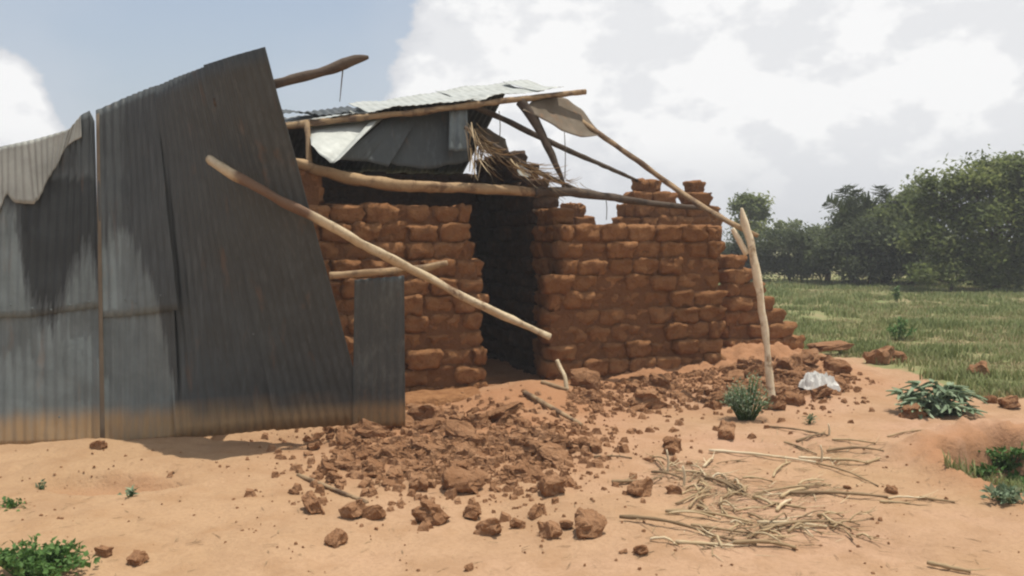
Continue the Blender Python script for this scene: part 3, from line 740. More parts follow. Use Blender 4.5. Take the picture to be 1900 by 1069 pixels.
s_ = pole('branch_stub', [P(1359, 424, post_y + 0.02), P(1368, 440, post_y + 0.01), P(1386, 472, post_y)], [0.022, 0.028, 0.03], M['pale_wood'], o, seg=7, sub=4)
def gstick(pa, pb, r0, r1, m, label, lift=0.0, name='wooden_stick', cat='stick', z0=None, z1=None):
    a, b = G(*pa), G(*pb)
    n = 6; pts = []
    for i in range(n + 1):
        q = a.lerp(b, i / n); pts.append(q)
    # a straight stick resting on the highest ground under it
    hi = max(ground_h(q.x, q.y) - q.z for q in pts)
    pts = [q + Vector((0, 0, max(hi, 0) * 0.6 + r0 * 0.7 + lift)) for q in pts]
    rads = [r0 + (r1 - r0) * i / n for i in range(n + 1)]
    o = pole(name, pts, rads, m, None, rough=0.3, seg=7, sub=2)
    if label: tag(o, label, cat)
    return o
gstick((974, 732), (1078, 792), 0.026, 0.018, M['log'], 'split dark stick lying on the rubble below the doorway')
gstick((553, 884), (682, 936), 0.014, 0.012, M['log'], 'thin stick on bare earth at the left edge of the rubble')
gstick((1004, 712), (1052, 726), 0.022, 0.018, M['log'], 'short stick lying at the foot of the right door jamb')
p0 = G(1052, 724); o = pole('wooden_stick', [p0 + Vector((0, 0, -0.02)), P(1048, 700, p0.y + 0.05), P(1040, 684, p0.y + 0.12), P(1033, 668, p0.y + 0.16)], [0.024, 0.022, 0.022, 0.018], M['wood'], None, seg=7, sub=4)
tag(o, 'short crooked stick propped upright against the right door jamb', 'stick')

# ------------------------------------------------------------------ rubble
CK = []
for i in range(18):
    r3 = [rnd.uniform(-40, 40) for _ in range(3)]
    vs, fs = lump_box(6, 6, 6, r3, 0, (3.6, 6.0, 12.0)[i % 3], (0.30, 0.26, 0.18)[i % 3], 2.1)
    vs = [v + Vector([0.10 * noise.noise(v * 7 + Vector((r3[k], k * 5, i))) for k in range(3)]) for v in vs]
    me = mesh('brick_fragment', vs, fs, M['rubble'], False); CK.append(me)
def stone(p, w, name='brick_fragment', q=rnd, flat=None, sink=0.16, me=None):
    o = bpy.data.objects.new(name, me or q.choice(CK)); C.objects.link(o)
    hgt = w * (flat or q.uniform(0.30, 0.75)); o.scale = (w, w * q.uniform(0.5, 0.95), hgt)
    o.rotation_euler = (q.uniform(-.45, .45), q.uniform(-.45, .45), q.uniform(0, 6.28))
    o.location = (p.x, p.y, p.z + hgt * (0.5 - sink)); return o
def span(px, py, wpx):
    p = G(px, py); return p, wpx * p.y / F
singles = [
 (580, 948, 44, 'flat broken brick piece on bare earth left of the rubble'), (622, 1008, 32, 'small clod near the front left, alone on bare earth'),
 (800, 968, 54, 'dark squarish brick lump in front of the rubble, left of centre'), (875, 960, 34, 'rounded clod with lit top in front of the rubble'),
 (905, 992, 46, 'low double clod in the foreground, left of centre'), (960, 978, 24, 'small clod just right of the low double clod'),
 (992, 960, 28, 'angular little clod in front of the rubble, right of centre'), (1020, 996, 46, 'wedge-shaped brick lump in the foreground centre'),
 (1050, 979, 22, 'pebble-sized clod between two foreground brick lumps'), (1094, 988, 54, 'dark brick lump at the foreground right of centre'),
 (1188, 1028, 26, 'egg-shaped clod nearest the front among the straw ends'), (1156, 1026, 15, 'tiny pale clod beside the egg-shaped one'),
 (1187, 918, 42, 'bowl-shaped brick lump at the left edge of the straw'), (1204, 756, 52, 'big rounded brick standing on end before the right wall'),
 (1086, 722, 52, 'flat-topped brick at the foot of the right door jamb'), (1100, 744, 30, 'pale clod just in front of the flat-topped brick'),
 (1347, 812, 40, 'dark square brick standing alone on open earth right of centre'), (1023, 915, 52, 'rounded brick at the right tip of the rubble heap'),
 (856, 908, 62, 'largest squared brick at the front of the rubble heap'), (655, 958, 40, 'left of two low clods in front of the heap'), (692, 962, 40, 'right of two low clods in front of the heap'),
 (255, 1044, 28, 'dark clod alone in the left foreground'), (193, 1030, 26, 'reddish clod beside the green weed in the corner'), (184, 832, 24, 'clod wedged under the fence at the split seam'),
 (545, 917, 18, 'reddish pebble left of the thin stick'), (870, 1058, 18, 'little dark clod at the bottom edge of the picture'), (1250, 917, 26, 'small clod half under the straw'),
 (1695, 774, 38, 'dark loaf-shaped clod below the pale leafy plant'), (1816, 704, 46, 'orange brick piece in the grass right of the pale leafy plant'),
 (1872, 756, 30, 'reddish clod near the right edge above the hollow'), (1836, 748, 22, 'dark clod on the grass margin near the right edge'),
 (1632, 674, 42, 'orange brick block on the grass margin behind the white plastic'), (1660, 672, 32, 'dark clod beside the orange brick block'),
 (1550, 726, 38, 'dark clod lying against the white plastic'), (1078, 832, 32, 'squared brick at the right edge of the heap'), (1105, 836, 30, 'squat clod at the right edge of the heap beside bare earth'),
 (1246, 832, 34, 'clod on open earth above the straw'), (1242, 842, 24, 'small dark clod under another above the straw'), (1572, 907, 12, 'little round pebble right of the straw'), (1655, 916, 18, 'small dark pebble beside the long bright stalk'),
 (1475, 1020, 10, 'tiny pebble by the end of the front stalk'), (1438, 760, 36, 'clod at the foot of the pale post'), (1470, 752, 34, 'pale block right of the post foot'), (1540, 660, 70, 'broad orange slab of fallen wall beyond the rubble')]
for (px, py, w, lab) in singles:
    p, wm = span(px, py, w); o = stone(p, wm * 1.05, flat=0.65 if w > 20 else None, sink=0.12)
    if w == 70: o.scale.z = wm * 0.16; o.scale.y = wm * 0.5; o.rotation_euler = (0.05, -0.05, 0.3)
    tag(o, lab, 'clod' if 'clod' in lab or 'pebble' in lab else 'brick')
def heap(n, sample, sizes, label, group, seed, cat='clod'):
    q = random.Random(seed); placed = []
    tries = 0
    while len(placed) < n and tries < n * 40:
        tries += 1
        px, py = sample(q)
        w = sizes[0] + (sizes[1] - sizes[0]) * (q.random() ** 1.9)
        p, wm = span(px, py, w)
        u, v = to_uv(p.x, p.y)
        if v > -0.06 and u < uR + 0.05 and u > -1: continue
        if any((p - r).length < (wm + s) * 0.36 for r, s in placed): continue
        placed.append((p, wm)); o = stone(p, wm, q=q, sink=q.uniform(0.15, 0.42)); tag(o, label, cat, group)
def gau(cx, cy, rx, ry):
    return lambda q: (cx + q.gauss(0, rx), min(1068, max(640, cy + q.gauss(0, ry))))
def ell(cx, cy, rx, ry):
    def f(q):
        a = q.uniform(0, 6.28); r = math.sqrt(q.random()); return cx + rx * r * math.cos(a), cy + ry * r * math.sin(a)
    return f
heap(120, ell(850, 838, 225, 78), (12, 60), 'broken mud brick in the heap below the doorway', 'bricks in the heap below the doorway', 31, 'brick')
heap(36, ell(650, 850, 110, 55), (14, 50), 'broken mud brick in the shade under the end of the fence', 'bricks under the end of the fence', 32, 'brick')
heap(0, ell(950, 760, 130, 40), (10, 34), 'small clod on the slope up to the doorway', 'clods on the doorway slope', 33)
heap(52, lambda q: (q.uniform(1090, 1420), 0) if False else (lambda x: (x, q.uniform(712 - 0.12 * (x - 1090) + 4, 775 - 0.06 * (x - 1090))))(q.uniform(1090, 1420)), (8, 36), 'broken mud brick along the foot of the right wall', 'bricks along the foot of the right wall', 34, 'brick')
heap(50, ell(1470, 700, 110, 45), (12, 56), 'broken mud brick in the spill beyond the pale post', 'bricks spilled beyond the pale post', 35, 'brick')
heap(0, ell(980, 950, 260, 60), (5, 14), 'small crumb of mud brick on bare earth before the heap', 'crumbs on bare earth before the heap', 36)
heap(0, ell(1740, 700, 150, 40), (8, 24), 'small clod along the grass margin on the right', 'clods along the grass margin', 37)
# fine crumbs: nobody could count them
def crumbs(name, n, sample, sz, label, seed, m='rubble'):
    q = random.Random(seed); vs, fs = [], []
    for i in range(n):
        px, py = sample(q); p = G(px, py); r = sz[0] + (sz[1] - sz[0]) * q.random() ** 2.6
        b = len(vs); a0 = q.uniform(0, 6)
        for k in range(4):
            a = a0 + k * 1.57 + q.uniform(-.4, .4); vs.append(p + Vector((math.cos(a) * r, math.sin(a) * r, -r * 0.2)))
        for k in range(4):
            a = a0 + k * 1.57 + q.uniform(-.4, .4); vs.append(p + Vector((math.cos(a) * r * .6, math.sin(a) * r * .6, r * q.uniform(.5, 1.0))))
        fs.append((b + 4, b + 5, b + 6, b + 7))
        for k in range(4): fs.append((b + k, b + (k + 1) % 4, b + 4 + (k + 1) % 4, b + 4 + k))
    o = build(name, vs, fs, M[m], None, False); tag(o, label, 'crumbs', None, 'stuff')
crumbs('earth_crumbs', 3000, gau(850, 832, 150, 46), (0.006, 0.055), 'fine earth crumbs strewn through the heap below the doorway', 41)
def foot(q):
    x = q.uniform(1050, 1420) if q.random() < 0.55 else q.gauss(1450, 75)
    base = 716 - 0.13 * (x - 1090) if x < 1400 else 676 + 0.1 * (x - 1400)
    return x, base + abs(q.gauss(0, 34))
crumbs('earth_crumbs', 2600, foot, (0.006, 0.055), 'fine earth crumbs along the foot of the right wall', 42)
crumbs('earth_crumbs', 520, lambda q: (q.uniform(0, 1900), 800 + 268 * q.random() ** 1.3) if q.random() < .5 else (q.choice((120, 480, 700, 1010, 1280, 1600)) + q.gauss(0, 60), min(1065, q.choice((880, 930, 990)) + q.gauss(0, 28))), (0.004, 0.016), 'loose grit scattered over the open yard', 43)

# white plastic
vs, fs = [], []; c = G(1526, 728); n = 16
for i in range(n + 1):
    for j in range(n + 1):
        a, b = i / n * 2 - 1, j / n * 2 - 1; d = max(abs(a), abs(b))
        x = c.x + a * 0.19 * (1 - 0.18 * b * b + 0.25 * noise.noise((i * .3, j * .3, 1))); y = c.y + 0.1 + b * 0.16 * (1 + 0.25 * noise.noise((i * .3, j * .3, 4)))
        vs.append((x, y, ground_h(x, y) + 0.04 + (1 - d ** 3) * (0.13 + 0.11 * noise.noise((i * .55, j * .55, 8)))))
for i in range(n):
    for j in range(n):
        a = i * (n + 1) + j; fs.append((a, a + n + 1, a + n + 2, a + 1))
o = build('plastic_bag', vs, fs, M['plastic'], None, False); md = o.modifiers.new('t', 'SOLIDIFY'); md.thickness = 0.003
tag(o, 'crumpled white plastic bag lying in the rubble right of the pale post', 'bag')

# ------------------------------------------------------------------ dry stalks
def cr(x, y): return 1080 + .3684 * x, 720 + .3684 * y
ST = [(640, 325, 1180, 385, 'long pale dry stalk lying across the top of the straw'), (1180, 385, 1490, 500, 'brown dry stalk pointing down right beyond the pale one'), (960, 455, 1050, 380, None), (150, 485, 350, 480, 'short dry stalk at the left end of the straw'),
 (610, 405, 655, 365, None), (1090, 360, 1250, 365, 'short bright dry stalk near the upright splinter'), (1020, 280, 1180, 340, None), (940, 200, 1240, 245, 'dry stalk farthest back, towards the feathery bush'), (1080, 275, 1220, 235, None), (1260, 265, 1480, 285, None),
 (1540, 250, 1720, 215, 'lone dry stalk on open earth at the right'), (1230, 325, 1520, 325, None), (1250, 370, 1430, 385, None), (1430, 385, 1500, 360, None), (350, 430, 520, 470, None), (340, 490, 400, 460, None), (690, 470, 830, 545, None), (620, 460, 800, 540, None),
 (540, 610, 650, 545, None), (470, 590, 640, 520, None), (420, 630, 860, 690, None), (430, 640, 700, 670, None), (190, 665, 620, 740, 'long dark dry stalk reaching left from the straw'), (550, 700, 860, 745, None), (620, 740, 880, 800, None), (340, 770, 470, 795, None),
 (470, 790, 760, 810, 'dry stalk nearest the front of the straw'), (760, 795, 1075, 820, 'thick-ended dry stalk at the front right of the straw'), (840, 640, 1000, 730, None), (900, 720, 1310, 690, None), (880, 690, 1230, 710, None), (870, 540, 1250, 495, None), (1000, 560, 1140, 515, None),
 (1050, 545, 1540, 565, 'long dark dry stalk running right from the straw'), (1540, 565, 1700, 562, 'bright cream dry stalk at the right end of the straw'), (1700, 560, 1880, 585, 'thin dry tip trailing farthest right from the straw'), (1500, 580, 1650, 590, None), (940, 590, 1130, 620, None), (860, 560, 960, 600, None), (980, 630, 1050, 575, None), (700, 560, 740, 660, None),
 (580, 600, 650, 650, None), (1740, 895, 1960, 940, 'brown stick lying in the bottom right corner'), (60, 355, 250, 360, 'dark stick between the heap and the straw')]
GRP = 'dry stalks strewn on the earth'
def stalk(pa, pb, r, tint, lift, q):
    a, b = G(*pa), G(*pb); n = 7; pts, rads = [], []
    line = [a.lerp(b, i / n) for i in range(n + 1)]; hi = max(ground_h(p.x, p.y) - p.z for p in line); bx, by = q.uniform(-.02, .02), q.uniform(-.02, .02)
    for i, p in enumerate(line):
        s = i / n; k = math.sin(math.pi * s)
        pts.append(p + Vector((bx * k + q.uniform(-.003, .003), by * k + q.uniform(-.003, .003), r + max(0, hi) * 0.6 + lift * k)))
        rads.append(r * (1.15 if i % 2 else 0.85) * (1 - 0.35 * s))
    vs, fs = tube_data(pts, rads, 6, 0.3, q.random() * 30, sub=2); tt = [max(0, min(1, tint + 0.25 * noise.noise(v * 6))) for v in vs]
    # leaf sheaths peeling off
    for k in range(2):
        p = pts[q.randrange(1, n)]; d = (b - a).normalized(); e = p + d * q.uniform(.06, .16) + Vector((q.uniform(-.05, .05), q.uniform(-.07, .07), q.uniform(0, .03)))
        nv = len(tt); blade(vs, fs, tt, p, e, q.uniform(.004, .010), 0.01, min(1, tint + q.uniform(-.2, .2)))
    o = build('dry_stalk', vs, fs, M['straw'], None, True, {'tint': tt}); return o
q = random.Random(77)
for (x0, y0, x1, y1, lab) in ST:
    t = 0.95 if lab and ('bright' in lab or 'pale dry' in lab) else (0.12 if lab and 'dark' in lab else q.uniform(0.05, 0.85))
    o = stalk(cr(x0, y0), cr(x1, y1), q.uniform(0.008, 0.014), t, q.uniform(0.0, 0.025), q)
    tag(o, lab or 'dry brown stalk among the strewn straw in the yard', 'stalk', None if lab else GRP)
for i in range(46):
    cx, cy = q.choice(((600, 500), (680, 560), (560, 440), (900, 660), (1100, 660), (760, 760), (1000, 520), (700, 460), (850, 700), (1200, 690)))
    x = cx + q.gauss(0, 110); y = cy + q.gauss(0, 38); a = q.gauss(0.15, 0.55) + (math.pi if q.random() < .2 else 0); L = q.uniform(60, 190)
    o = stalk(cr(x, y), cr(x + math.cos(a) * L, y + math.sin(a) * L * 0.55), q.uniform(0.004, 0.009), q.uniform(0.15, 0.9), q.uniform(0, 0.05), q)
    tag(o, 'dry brown stalk among the strewn straw in the yard', 'stalk', GRP)
for (x, y0, y1, lab) in ((430, 430, 310, 'thin pale splinter standing up at the back left of the straw'), (512, 492, 392, 'thin dry splinter standing up at the left of the straw'), (1205, 372, 288, 'pale splinter standing up beside the short bright stalk'), (1243, 240, 180, 'faint dry splinter standing up at the back of the straw')):
    b = G(*cr(x, y0)); tp = P(*cr(x - 4, y1), b.y)
    vs, fs = tube_data([b + Vector((0, 0, -.03)), b.lerp(tp, .5) + Vector((.008, 0, 0)), tp], [.009, .008, .005], 6, .2, 3, sub=2)
    tag(build('dry_splinter', vs, fs, M['straw'], None, True, {'tint': [.95] * len(vs)}), lab, 'splinter')
vs, fs, tt = [], [], []
for i in range(700):
    cx, cy, sx, sy = q.choice(((600, 490, 90, 45), (700, 560, 130, 45), (950, 680, 190, 45), (780, 770, 190, 30), (1080, 530, 140, 30), (1230, 340, 160, 60), (500, 420, 90, 30)))
    p = G(*cr(cx + q.gauss(0, sx), cy + q.gauss(0, sy))); a = q.gauss(0.1, 0.7); L = q.uniform(.03, .16)
    e = p + Vector((math.cos(a) * L, math.sin(a) * L, 0)); e.z = ground_h(e.x, e.y) + q.uniform(.004, .03)
    blade(vs, fs, tt, p + Vector((0, 0, .006)), e, q.uniform(.002, .005), 0, q.random(), 2)
for i in range(260):
    p = G(q.uniform(0, 1850), q.uniform(850, 1069)); a = q.uniform(0, 6.28); L = q.uniform(.02, .09)
    e = p + Vector((math.cos(a) * L, math.sin(a) * L, 0)); e.z = ground_h(e.x, e.y) + .008
    blade(vs, fs, tt, p + Vector((0, 0, .006)), e, q.uniform(.0015, .004), 0, q.random() * .5, 2)
tag(build('straw_litter', vs, fs, M['straw'], None, False, {'tint': tt}), 'fine straw litter under the dry stalks', 'straw', None, 'stuff')

# ------------------------------------------------------------------ plants
def leaf(vs, fs, tt, p, d, nrm, L, w, t, curl=0.0):
    d = d.normalized(); s = d.cross(nrm); s = s.normalized() if s.length > 1e-5 else Vector((1, 0, 0)); n = s.cross(d)
    b = len(vs)
    vs += [p, p + d * L * .45 - s * w + n * w * .35, p + d * L * .45 + s * w + n * w * .35, p + d * L * .5, p + d * L + n * (-curl * L)]
    tt += [t] * 5; fs += [(b, b + 3, b + 1), (b, b + 2, b + 3), (b + 1, b + 3, b + 4), (b + 3, b + 2, b + 4)]
def rdir(q, up=0.3):
    a = q.uniform(0, 6.283); z = q.uniform(-.4, 1) * 1.0; r = math.sqrt(max(0, 1 - min(1, z * z))); return Vector((math.cos(a) * r, math.sin(a) * r, z + up)).normalized()
def weed(name, label, c, rx, ry, h, n, L, w, m, seed, up=0.3, cat='plant', group=None):
    q = random.Random(seed); root = empty(name, c); vs, fs, tt = [], [], []; sv, sf = [], []
    ns = max(4, n // 22)
    for i in range(ns):
        a = q.uniform(0, 6.28); r = math.sqrt(q.random()); tip = c + Vector((math.cos(a) * r * rx, math.sin(a) * r * ry, h * (1 - 0.55 * r * r) * q.uniform(.6, 1)))
        b0 = c + Vector((math.cos(a) * r * rx * .25, math.sin(a) * r * ry * .25, -.02))
        tv, tf = tube_data([b0, b0.lerp(tip, .5) + Vector((0, 0, h * .12)), tip], [.006, .005, .002], 5, 0, 0); k = len(sv); sv += tv; sf += [tuple(k + x for x in f) for f in tf]
        for j in range(n // ns):
            s = q.uniform(.25, 1.05); p = b0.lerp(tip, min(1, s)) + Vector((0, 0, h * .12 * (1 - abs(2 * s - 1)))) + Vector((q.gauss(0, .02), q.gauss(0, .02), q.gauss(0, .012)))
            leaf(vs, fs, tt, p, rdir(q, up), rdir(q, 1), L * q.uniform(.6, 1.2), w * q.uniform(.7, 1.2), min(1, max(0, q.gauss(.5, .25))), q.uniform(0, .3))
    build('foliage', vs, fs, m, root, False, {'tint': tt}); build('stem', sv, sf, M['weed'], root, True, {'tint': [.3] * len(sv)})
    tag(root, label, cat, group); return root
weed('green_weed', 'bushy bright green weed in the bottom left corner', G(62, 1068), 0.26, 0.20, 0.16, 900, 0.040, 0.013, M['weed'], 1)
weed('weed_sprig', 'small green tuft at the left edge above the corner weed', G(12, 940), 0.09, 0.06, 0.04, 80, 0.035, 0.01, M['weed'], 2)
weed('weed_sprig', 'tiny dark sprig at the left of the washed-out hollow', G(75, 908), 0.03, 0.03, 0.06, 26, 0.04, 0.01, M['pale_leaf'], 3)
weed('weed_sprig', 'tiny leaning sprig at the right of the washed-out hollow', G(243, 924), 0.05, 0.03, 0.06, 26, 0.05, 0.012, M['pale_leaf'], 4)
weed('feathery_bush', 'grey-green feathery bush at the foot of the pale post', G(1385, 780), 0.22, 0.18, 0.44, 1500, 0.036, 0.006, M['pale_leaf'], 5)
weed('weed_sprig', 'small thin sprig right of the feathery bush', G(1500, 785), 0.05, 0.05, 0.12, 40, 0.05, 0.008, M['pale_leaf'], 6)
# pale broad-leaved plant
q = random.Random(9); c = G(1735, 768); root = empty('broad_leaved_plant', c)
vs, fs, tt = [], [], []; sv, sf = [], []
for i in range(80):
    a = q.uniform(0, 6.28); el = q.uniform(.15, 1.35); L0 = q.uniform(.08, .33)
    d = Vector((math.cos(a) * math.cos(el) * 1.35, math.sin(a) * math.cos(el), math.sin(el)))
    tip = c + d * L0 * 0.9; tv, tf = tube_data([c + Vector((q.gauss(0, .05), q.gauss(0, .04), -.02)), c.lerp(tip, .5) + Vector((0, 0, .04)), tip], [.007, .006, .004], 5, 0, 0)
    k = len(sv); sv += tv; sf += [tuple(k + x for x in f) for f in tf]
    for l in range(5):
        aa = a + (l - 2) * .6; dd = Vector((math.cos(aa), math.sin(aa), q.uniform(-.45, .35)))
        blade(vs, fs, tt, tip, tip + dd * q.uniform(.09, .16), q.uniform(.026, .044), -0.02, min(1, max(0, q.gauss(.6, .25))), 4)
build('foliage', vs, fs, M['pale_leaf'], root, True, {'tint': tt}); build('stem', sv, sf, M['pale_leaf'], root, True, {'tint': [.3] * len(sv)})
tag(root, 'pale green broad-leaved plant on the grass margin at the right', 'plant')
weed('green_weed', 'leafy green weed on the lip of the hollow at the right', G(1822, 888), 0.12, 0.10, 0.13, 150, 0.06, 0.018, M['weed'], 12)
weed('green_weed', 'leafy green weed inside the hollow at the right edge', G(1885, 905), 0.14, 0.10, 0.12, 150, 0.06, 0.018, M['weed'], 13)
weed('green_weed', 'tangled green growth along the far bank of the hollow', G(1880, 850), 0.30, 0.12, 0.12, 420, 0.05, 0.012, M['weed'], 18)
weed('green_weed', 'low leafy weed trailing down into the hollow near the right edge', G(1860, 868), 0.22, 0.10, 0.10, 260, 0.06, 0.016, M['weed'], 16)
weed('green_weed', 'pale leafy weed lowest in the hollow at the right edge', G(1880, 935), 0.16, 0.12, 0.10, 200, 0.06, 0.016, M['pale_leaf'], 17)
weed('weed_sprig', 'slender weed standing in the middle of the field', G(1664, 560), 0.12, 0.12, 0.42, 120, 0.10, 0.02, M['weed'], 14)
weed('weed_sprig', 'green weed in the near part of the field', G(1668, 632), 0.22, 0.15, 0.35, 160, 0.09, 0.02, M['weed'], 15)
# grass
def grass(name, label, n, sample, hh, seed):
    q = random.Random(seed); vs, fs, tt = [], [], []; c = 0; tries = 0
    while c < n and tries < n * 6:
        tries += 1
        x, y = sample(q)
        if field_mask(x, y) + 0.6 * fb(x, y, 1.7, 3, 4.0) < 0.60 + 0.35 * q.random(): continue
        if fb(x, y, 0.55, 3, 17.0) > 0.34 + 0.25 * q.random(): continue
        u, v = to_uv(x, y)
        if -1.2 < u < 4.9 and -0.1 < v < 3.4: continue
        c += 1; z = ground_h(x, y); patch = fb(x, y, 0.7, 3, 30.0)
        k = 1 + min(2.2, y / 14)
        for j in range(2):
            h = hh * q.uniform(.35, 1.3) * max(.35, 1 + 1.1 * patch); w = 0.004 * k * q.uniform(.8, 1.5); a = q.uniform(0, 6.28); ln = h * q.uniform(.15, .8); b = len(vs)
            xx, yy = x + q.gauss(0, .03), y + q.gauss(0, .03); s = Vector((-math.sin(a), math.cos(a), 0)) * w; d = Vector((math.cos(a), math.sin(a), 0))
            p = Vector((xx, yy, z - .01)); vs += [p - s, p + s, p + d * ln * .35 + Vector((0, 0, h * .6)) + s * .8, p + d * ln * .35 + Vector((0, 0, h * .6)) - s * .8, p + d * ln + Vector((0, 0, h))]
            t = min(1, max(0, .42 - .75 * patch + q.gauss(0, .22))); tt += [t] * 5; fs += [(b, b + 1, b + 2, b + 3), (b + 3, b + 2, b + 4)]
    tag(build(name, vs, fs, M['grass'], None, True, {'tint': tt}), label, 'grass', None, 'stuff')
def far(q):
    y = 8.3 + 27 * q.random() ** 1.7; x = q.uniform(0.18, 0.72) * y + q.uniform(-.3, .6); return x, y
grass('grass', 'rough green and straw-coloured grass covering the field', 56000, far, 0.10, 51)
grass('grass', 'short grass growing in the hollow at the right', 5200, lambda q: (q.uniform(2.9, 4.4), q.uniform(4.8, 7.1)), 0.12, 52)

# ------------------------------------------------------------------ trees beyond the field
def tree(name, label, px, Y, clumps, m, nleaf, L, seed, trunk_r=0.10, group='trees beyond the field', spread=1.0, cat='tree', droop=0.0, by=None):
    """clumps: (px, py, rx, rz) in photo pixels at distance Y; depth is given as their mean radius"""
    q = random.Random(seed); k = Y / F
    b = P(px, 445 + F * CAMZ / Y, Y); base = Vector((b.x, Y, ground_h(b.x, Y))); root = empty(name, base)
    vs, fs, tt = [], [], []; sv, sf = [], []
    tot = sum(c[2] * c[3] for c in clumps)
    def limb(p, e, r0, r1):
        mdp = p.lerp(e, .5) + Vector((q.gauss(0, .08), q.gauss(0, .08), q.uniform(0, .15))); tv, tf = tube_data([p, mdp, e], [r0, (r0 + r1) / 2, r1], 6, .2, q.random() * 9, sub=2)
        n0 = len(sv); sv.extend(tv); sf.extend(tuple(n0 + x for x in f) for f in tf)
    zc = sum(P(c[0], c[1], Y).z * c[2] * c[3] for c in clumps) / tot
    fork = base + Vector((0, 0, max(0.3, (zc - base.z) * .55)))
    limb(base - Vector((0, 0, .2)), fork, trunk_r, trunk_r * .75)
    for (cx, cy, rx, rz) in clumps:
        dy = (rx + rz) * .5 * k * spread; c = P(cx, cy, Y) + Vector((0, q.uniform(-.5, .5) * dy, 0))
        limb(fork, c, trunk_r * .55, trunk_r * .2)
        nl = int(nleaf * rx * rz / tot); nsub = max(5, int(rx * rz / 90))
        for s in range(nsub):
            d = rdir(q, 0); rr = q.uniform(.45, 1.0); sc = c + Vector((d.x * rx * k * rr, d.y * dy * rr, d.z * rz * k * rr)); sr = q.uniform(.16, .34) * min(rx, rz) * k + .05
            if q.random() < .35: limb(c, sc, trunk_r * .16, .012)
            tn = q.gauss(.5, .2)
            for j in range(max(1, nl // nsub)):
                p = sc + Vector((q.gauss(0, sr), q.gauss(0, sr), q.gauss(0, sr * .8)))
                dd = rdir(q, .1 - droop); leaf(vs, fs, tt, p, dd, rdir(q, 1.2), L * q.uniform(.6, 1.3), L * .30 * q.uniform(.7, 1.2), min(1, max(0, tn + q.gauss(0, .15))), q.uniform(0, .3))
    build('crown', vs, fs, m, root, False, {'tint': tt}); build('trunk', sv, sf, M['trunk'], root, True)
    tag(root, label, cat, group); return root
tree('broad_tree', 'large broad dark tree at the right edge of the field', 1850, 27.5,
     [(1800, 350, 60, 40), (1860, 325, 55, 32), (1750, 400, 55, 42), (1830, 420, 80, 50), (1910, 380, 70, 70), (1720, 455, 50, 40), (1790, 480, 70, 38), (1870, 490, 70, 42), (1720, 350, 26, 20), (1940, 330, 60, 45), (1960, 450, 70, 70)],
     M['tree'], 30000, 0.17, 61, 0.16)
tree('leafy_tree', 'mid-sized bushy tree just left of the large broad tree', 1690, 31, [(1690, 385, 28, 34), (1660, 420, 45, 32), (1700, 450, 45, 42), (1665, 480, 50, 42), (1720, 495, 45, 35)], M['tree'], 13000, 0.16, 62, 0.10)
tree('leafy_tree', 'low dark bush in the middle of the tree line under the banana leaves', 1590, 32.5, [(1575, 425, 40, 40), (1625, 435, 50, 44), (1560, 480, 44, 40), (1610, 490, 50, 40), (1600, 395, 34, 26), (1655, 500, 40, 30)], M['hedge'], 13000, 0.15, 63, 0.08)
tree('hedge_bush', 'dense square-topped hedge bush right of the pale post', 1470, 33.5, [(1440, 455, 38, 32), (1490, 458, 40, 32), (1430, 498, 40, 30), (1475, 500, 44, 30), (1515, 495, 30, 36), (1530, 465, 30, 30)], M['hedge'], 15000, 0.14, 64, 0.07, cat='bush', group='bushes beyond the field')
tree('hedge_bush', 'dark bush behind the pale post beside the stepped wall', 1385, 34, [(1385, 470, 34, 40), (1350, 490, 40, 34), (1400, 500, 30, 26), (1310, 480, 40, 40)], M['hedge'], 10000, 0.14, 65, 0.07, cat='bush', group='bushes beyond the field')
tree('weeping_tree', 'rounded weeping tree rising behind the tip of the pale post', 1388, 40, [(1388, 372, 18, 22), (1375, 395, 24, 26), (1402, 400, 22, 32), (1390, 425, 32, 26)], M['tree'], 4200, 0.20, 66, 0.09, droop=0.9)
tree('leafy_tree', 'small far tree showing in the gap left of the banana plants', 1525, 48, [(1525, 430, 24, 13), (1505, 440, 22, 12), (1550, 438, 24, 14), (1460, 424, 22, 12), (1525, 455, 40, 16)], M['tree'], 2600, 0.24, 67, 0.09)
tree('hedge_bush', 'low leafy bush at the field edge below the large broad tree', 1760, 27, [(1700, 515, 34, 20), (1760, 512, 40, 24), (1820, 520, 40, 22), (1880, 522, 44, 26)], M['tree'], 4500, 0.14, 68, 0.05, cat='bush', group='bushes beyond the field')
tree('hedge_bush', 'bush hidden partly by the house at the far left of the tree line', 1220, 36, [(1180, 480, 60, 36), (1250, 485, 60, 34)], M['hedge'], 3000, 0.16, 69, 0.06, cat='bush', group='bushes beyond the field')
tree('hedge_bush', 'tall dark bush in front of the banana stems', 1610, 30.5, [(1560, 470, 40, 40), (1610, 450, 44, 46), (1660, 460, 40, 48), (1600, 505, 60, 26), (1690, 490, 40, 40)], M['hedge'], 15000, 0.14, 70, 0.06, cat='bush', group='bushes beyond the field')
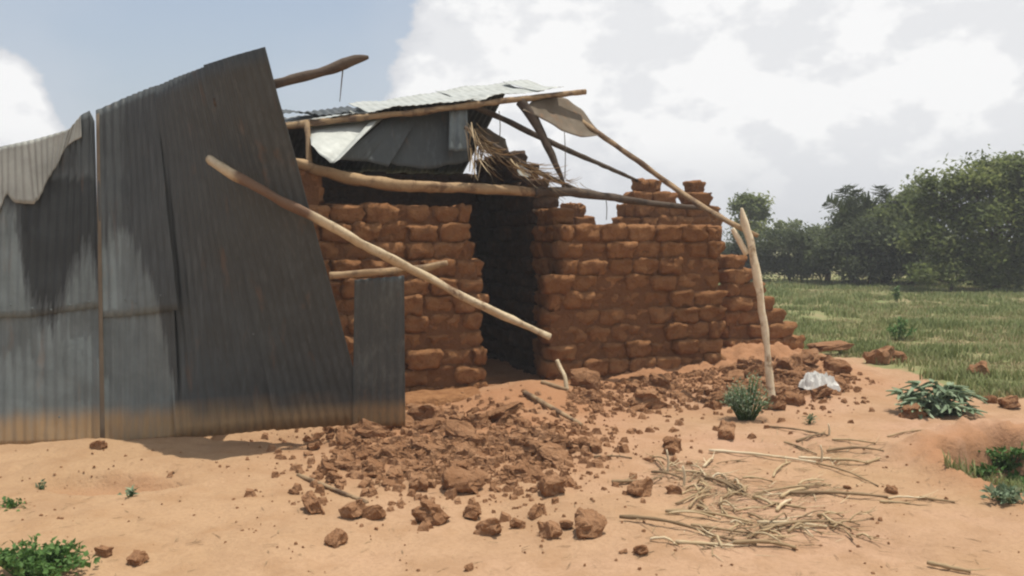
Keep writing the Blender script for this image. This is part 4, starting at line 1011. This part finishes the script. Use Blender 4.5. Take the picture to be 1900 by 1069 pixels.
# banana plants
def banana(label, px, Y, tips, seed, stemtop):
    q = random.Random(seed); b = P(px, 445 + F * CAMZ / Y, Y); base = Vector((b.x, Y, ground_h(b.x, Y))); root = empty('banana_plant', base)
    top = P(px, stemtop, Y); tv, tf = tube_data([base - Vector((0, 0, .1)), base.lerp(top, .5) + Vector((.05, 0, 0)), top], [.14, .12, .08], 8, .1, 1, sub=3); build('trunk', tv, tf, M['trunk'], root)
    for (x, y, w, dy) in tips:
        e = P(x, y, Y + dy); a = top; n = 16; vs, fs, tt = [], [], []; d = e - a; L = d.length
        ctrl = a.lerp(e, .6) + Vector((0, 0, L * .40)); s_ = d.cross(Vector((0.25 * q.choice((-1, 1)), 1, 0.3))).normalized()
        n = 22; rib = [a * (1 - i / n) ** 2 + ctrl * 2 * (i / n) * (1 - i / n) + e * (i / n) ** 2 for i in range(n + 1)]
        tv2, tf2 = tube_data(rib, [0.03 * (1 - 0.8 * i / n) for i in range(n + 1)], 5); vs += tv2; fs += tf2; tt += [0.5] * len(tv2)
        for i in range(2, n + 1):
            t = i / n; ww = w * 2.0 * math.sin(math.pi * min(1, .10 + .84 * t)) ** .6
            for sg in (-1, 1):
                d2 = (s_ * sg + (rib[i] - rib[i - 1]).normalized() * 0.7 + Vector((0, q.uniform(-.3, .3), -0.35 + q.uniform(-.25, .2)))).normalized()
                blade(vs, fs, tt, rib[i], rib[i] + d2 * ww * q.uniform(.7, 1.15), 0.055 * q.uniform(.7, 1.3), 0.04, min(1, max(0, q.gauss(.5, .25))), 3)
        lo = build('leaf', vs, fs, M['banana'], root, False, {'tint': tt})
    tag(root, label, 'plant', 'banana plants in the tree line')
banana('banana plant with a ragged leaf jutting left against the sky', 1582, 31.5, [(1530, 376, .22, 0), (1560, 350, .2, .3), (1590, 352, .2, -.3), (1615, 372, .22, .4), (1550, 400, .2, -.4), (1632, 400, .2, .2), (1575, 344, .18, .5)], 81, 425)
banana('banana plant with an upright hooked leaf in the middle of the tree line', 1640, 32, [(1632, 345, .2, 0), (1652, 362, .2, .3), (1612, 378, .22, -.3), (1672, 390, .22, .2), (1600, 404, .2, .4), (1645, 350, .16, -.4)], 82, 425)
banana('banana plant with a broad drooping leaf near the large broad tree', 1690, 31, [(1668, 368, .24, 0), (1700, 346, .24, .3), (1722, 372, .22, -.3), (1670, 392, .22, .4), (1716, 352, .2, .1)], 83, 420)
# bare tan trunk in the hedge gap
b = P(1535, 445 + F * CAMZ / 33, 33)
o = pole('bare_trunk', [Vector((b.x, 33, -.1)), Vector((b.x + .05, 33, .9)), Vector((b.x - .02, 33, 1.8))], [.11, .09, .07], M['log'], None); tag(o, 'bare tan stump of a trunk in the hedge gap', 'trunk')

# ------------------------------------------------------------------ haze (an even, closed body of air round everything)
X0, X1, Z0_, Z1_ = -1400.0, 1400.0, -3.0, 9.0
hv = [(x, y, z) for z in (Z0_, Z1_) for (x, y) in ((X0, X0), (X1, X0), (X1, X1), (X0, X1))]
hf = [(0, 3, 2, 1), (4, 5, 6, 7), (0, 1, 5, 4), (1, 2, 6, 5), (2, 3, 7, 6), (3, 0, 4, 7)]
hm = bpy.data.materials.new('haze'); hm.use_nodes = True; ht = hm.node_tree; ht.nodes.clear()
pv = ht.nodes.new('ShaderNodeVolumePrincipled'); pv.inputs['Color'].default_value = (0.90, 0.93, 0.97, 1); pv.inputs['Density'].default_value = 0.0022
ho = ht.nodes.new('ShaderNodeOutputMaterial'); ht.links.new(pv.outputs[0], ho.inputs['Volume'])
tag(build('haze', hv, hf, hm, None, False), 'thin bright haze over the yard and field', 'haze', None, 'stuff')
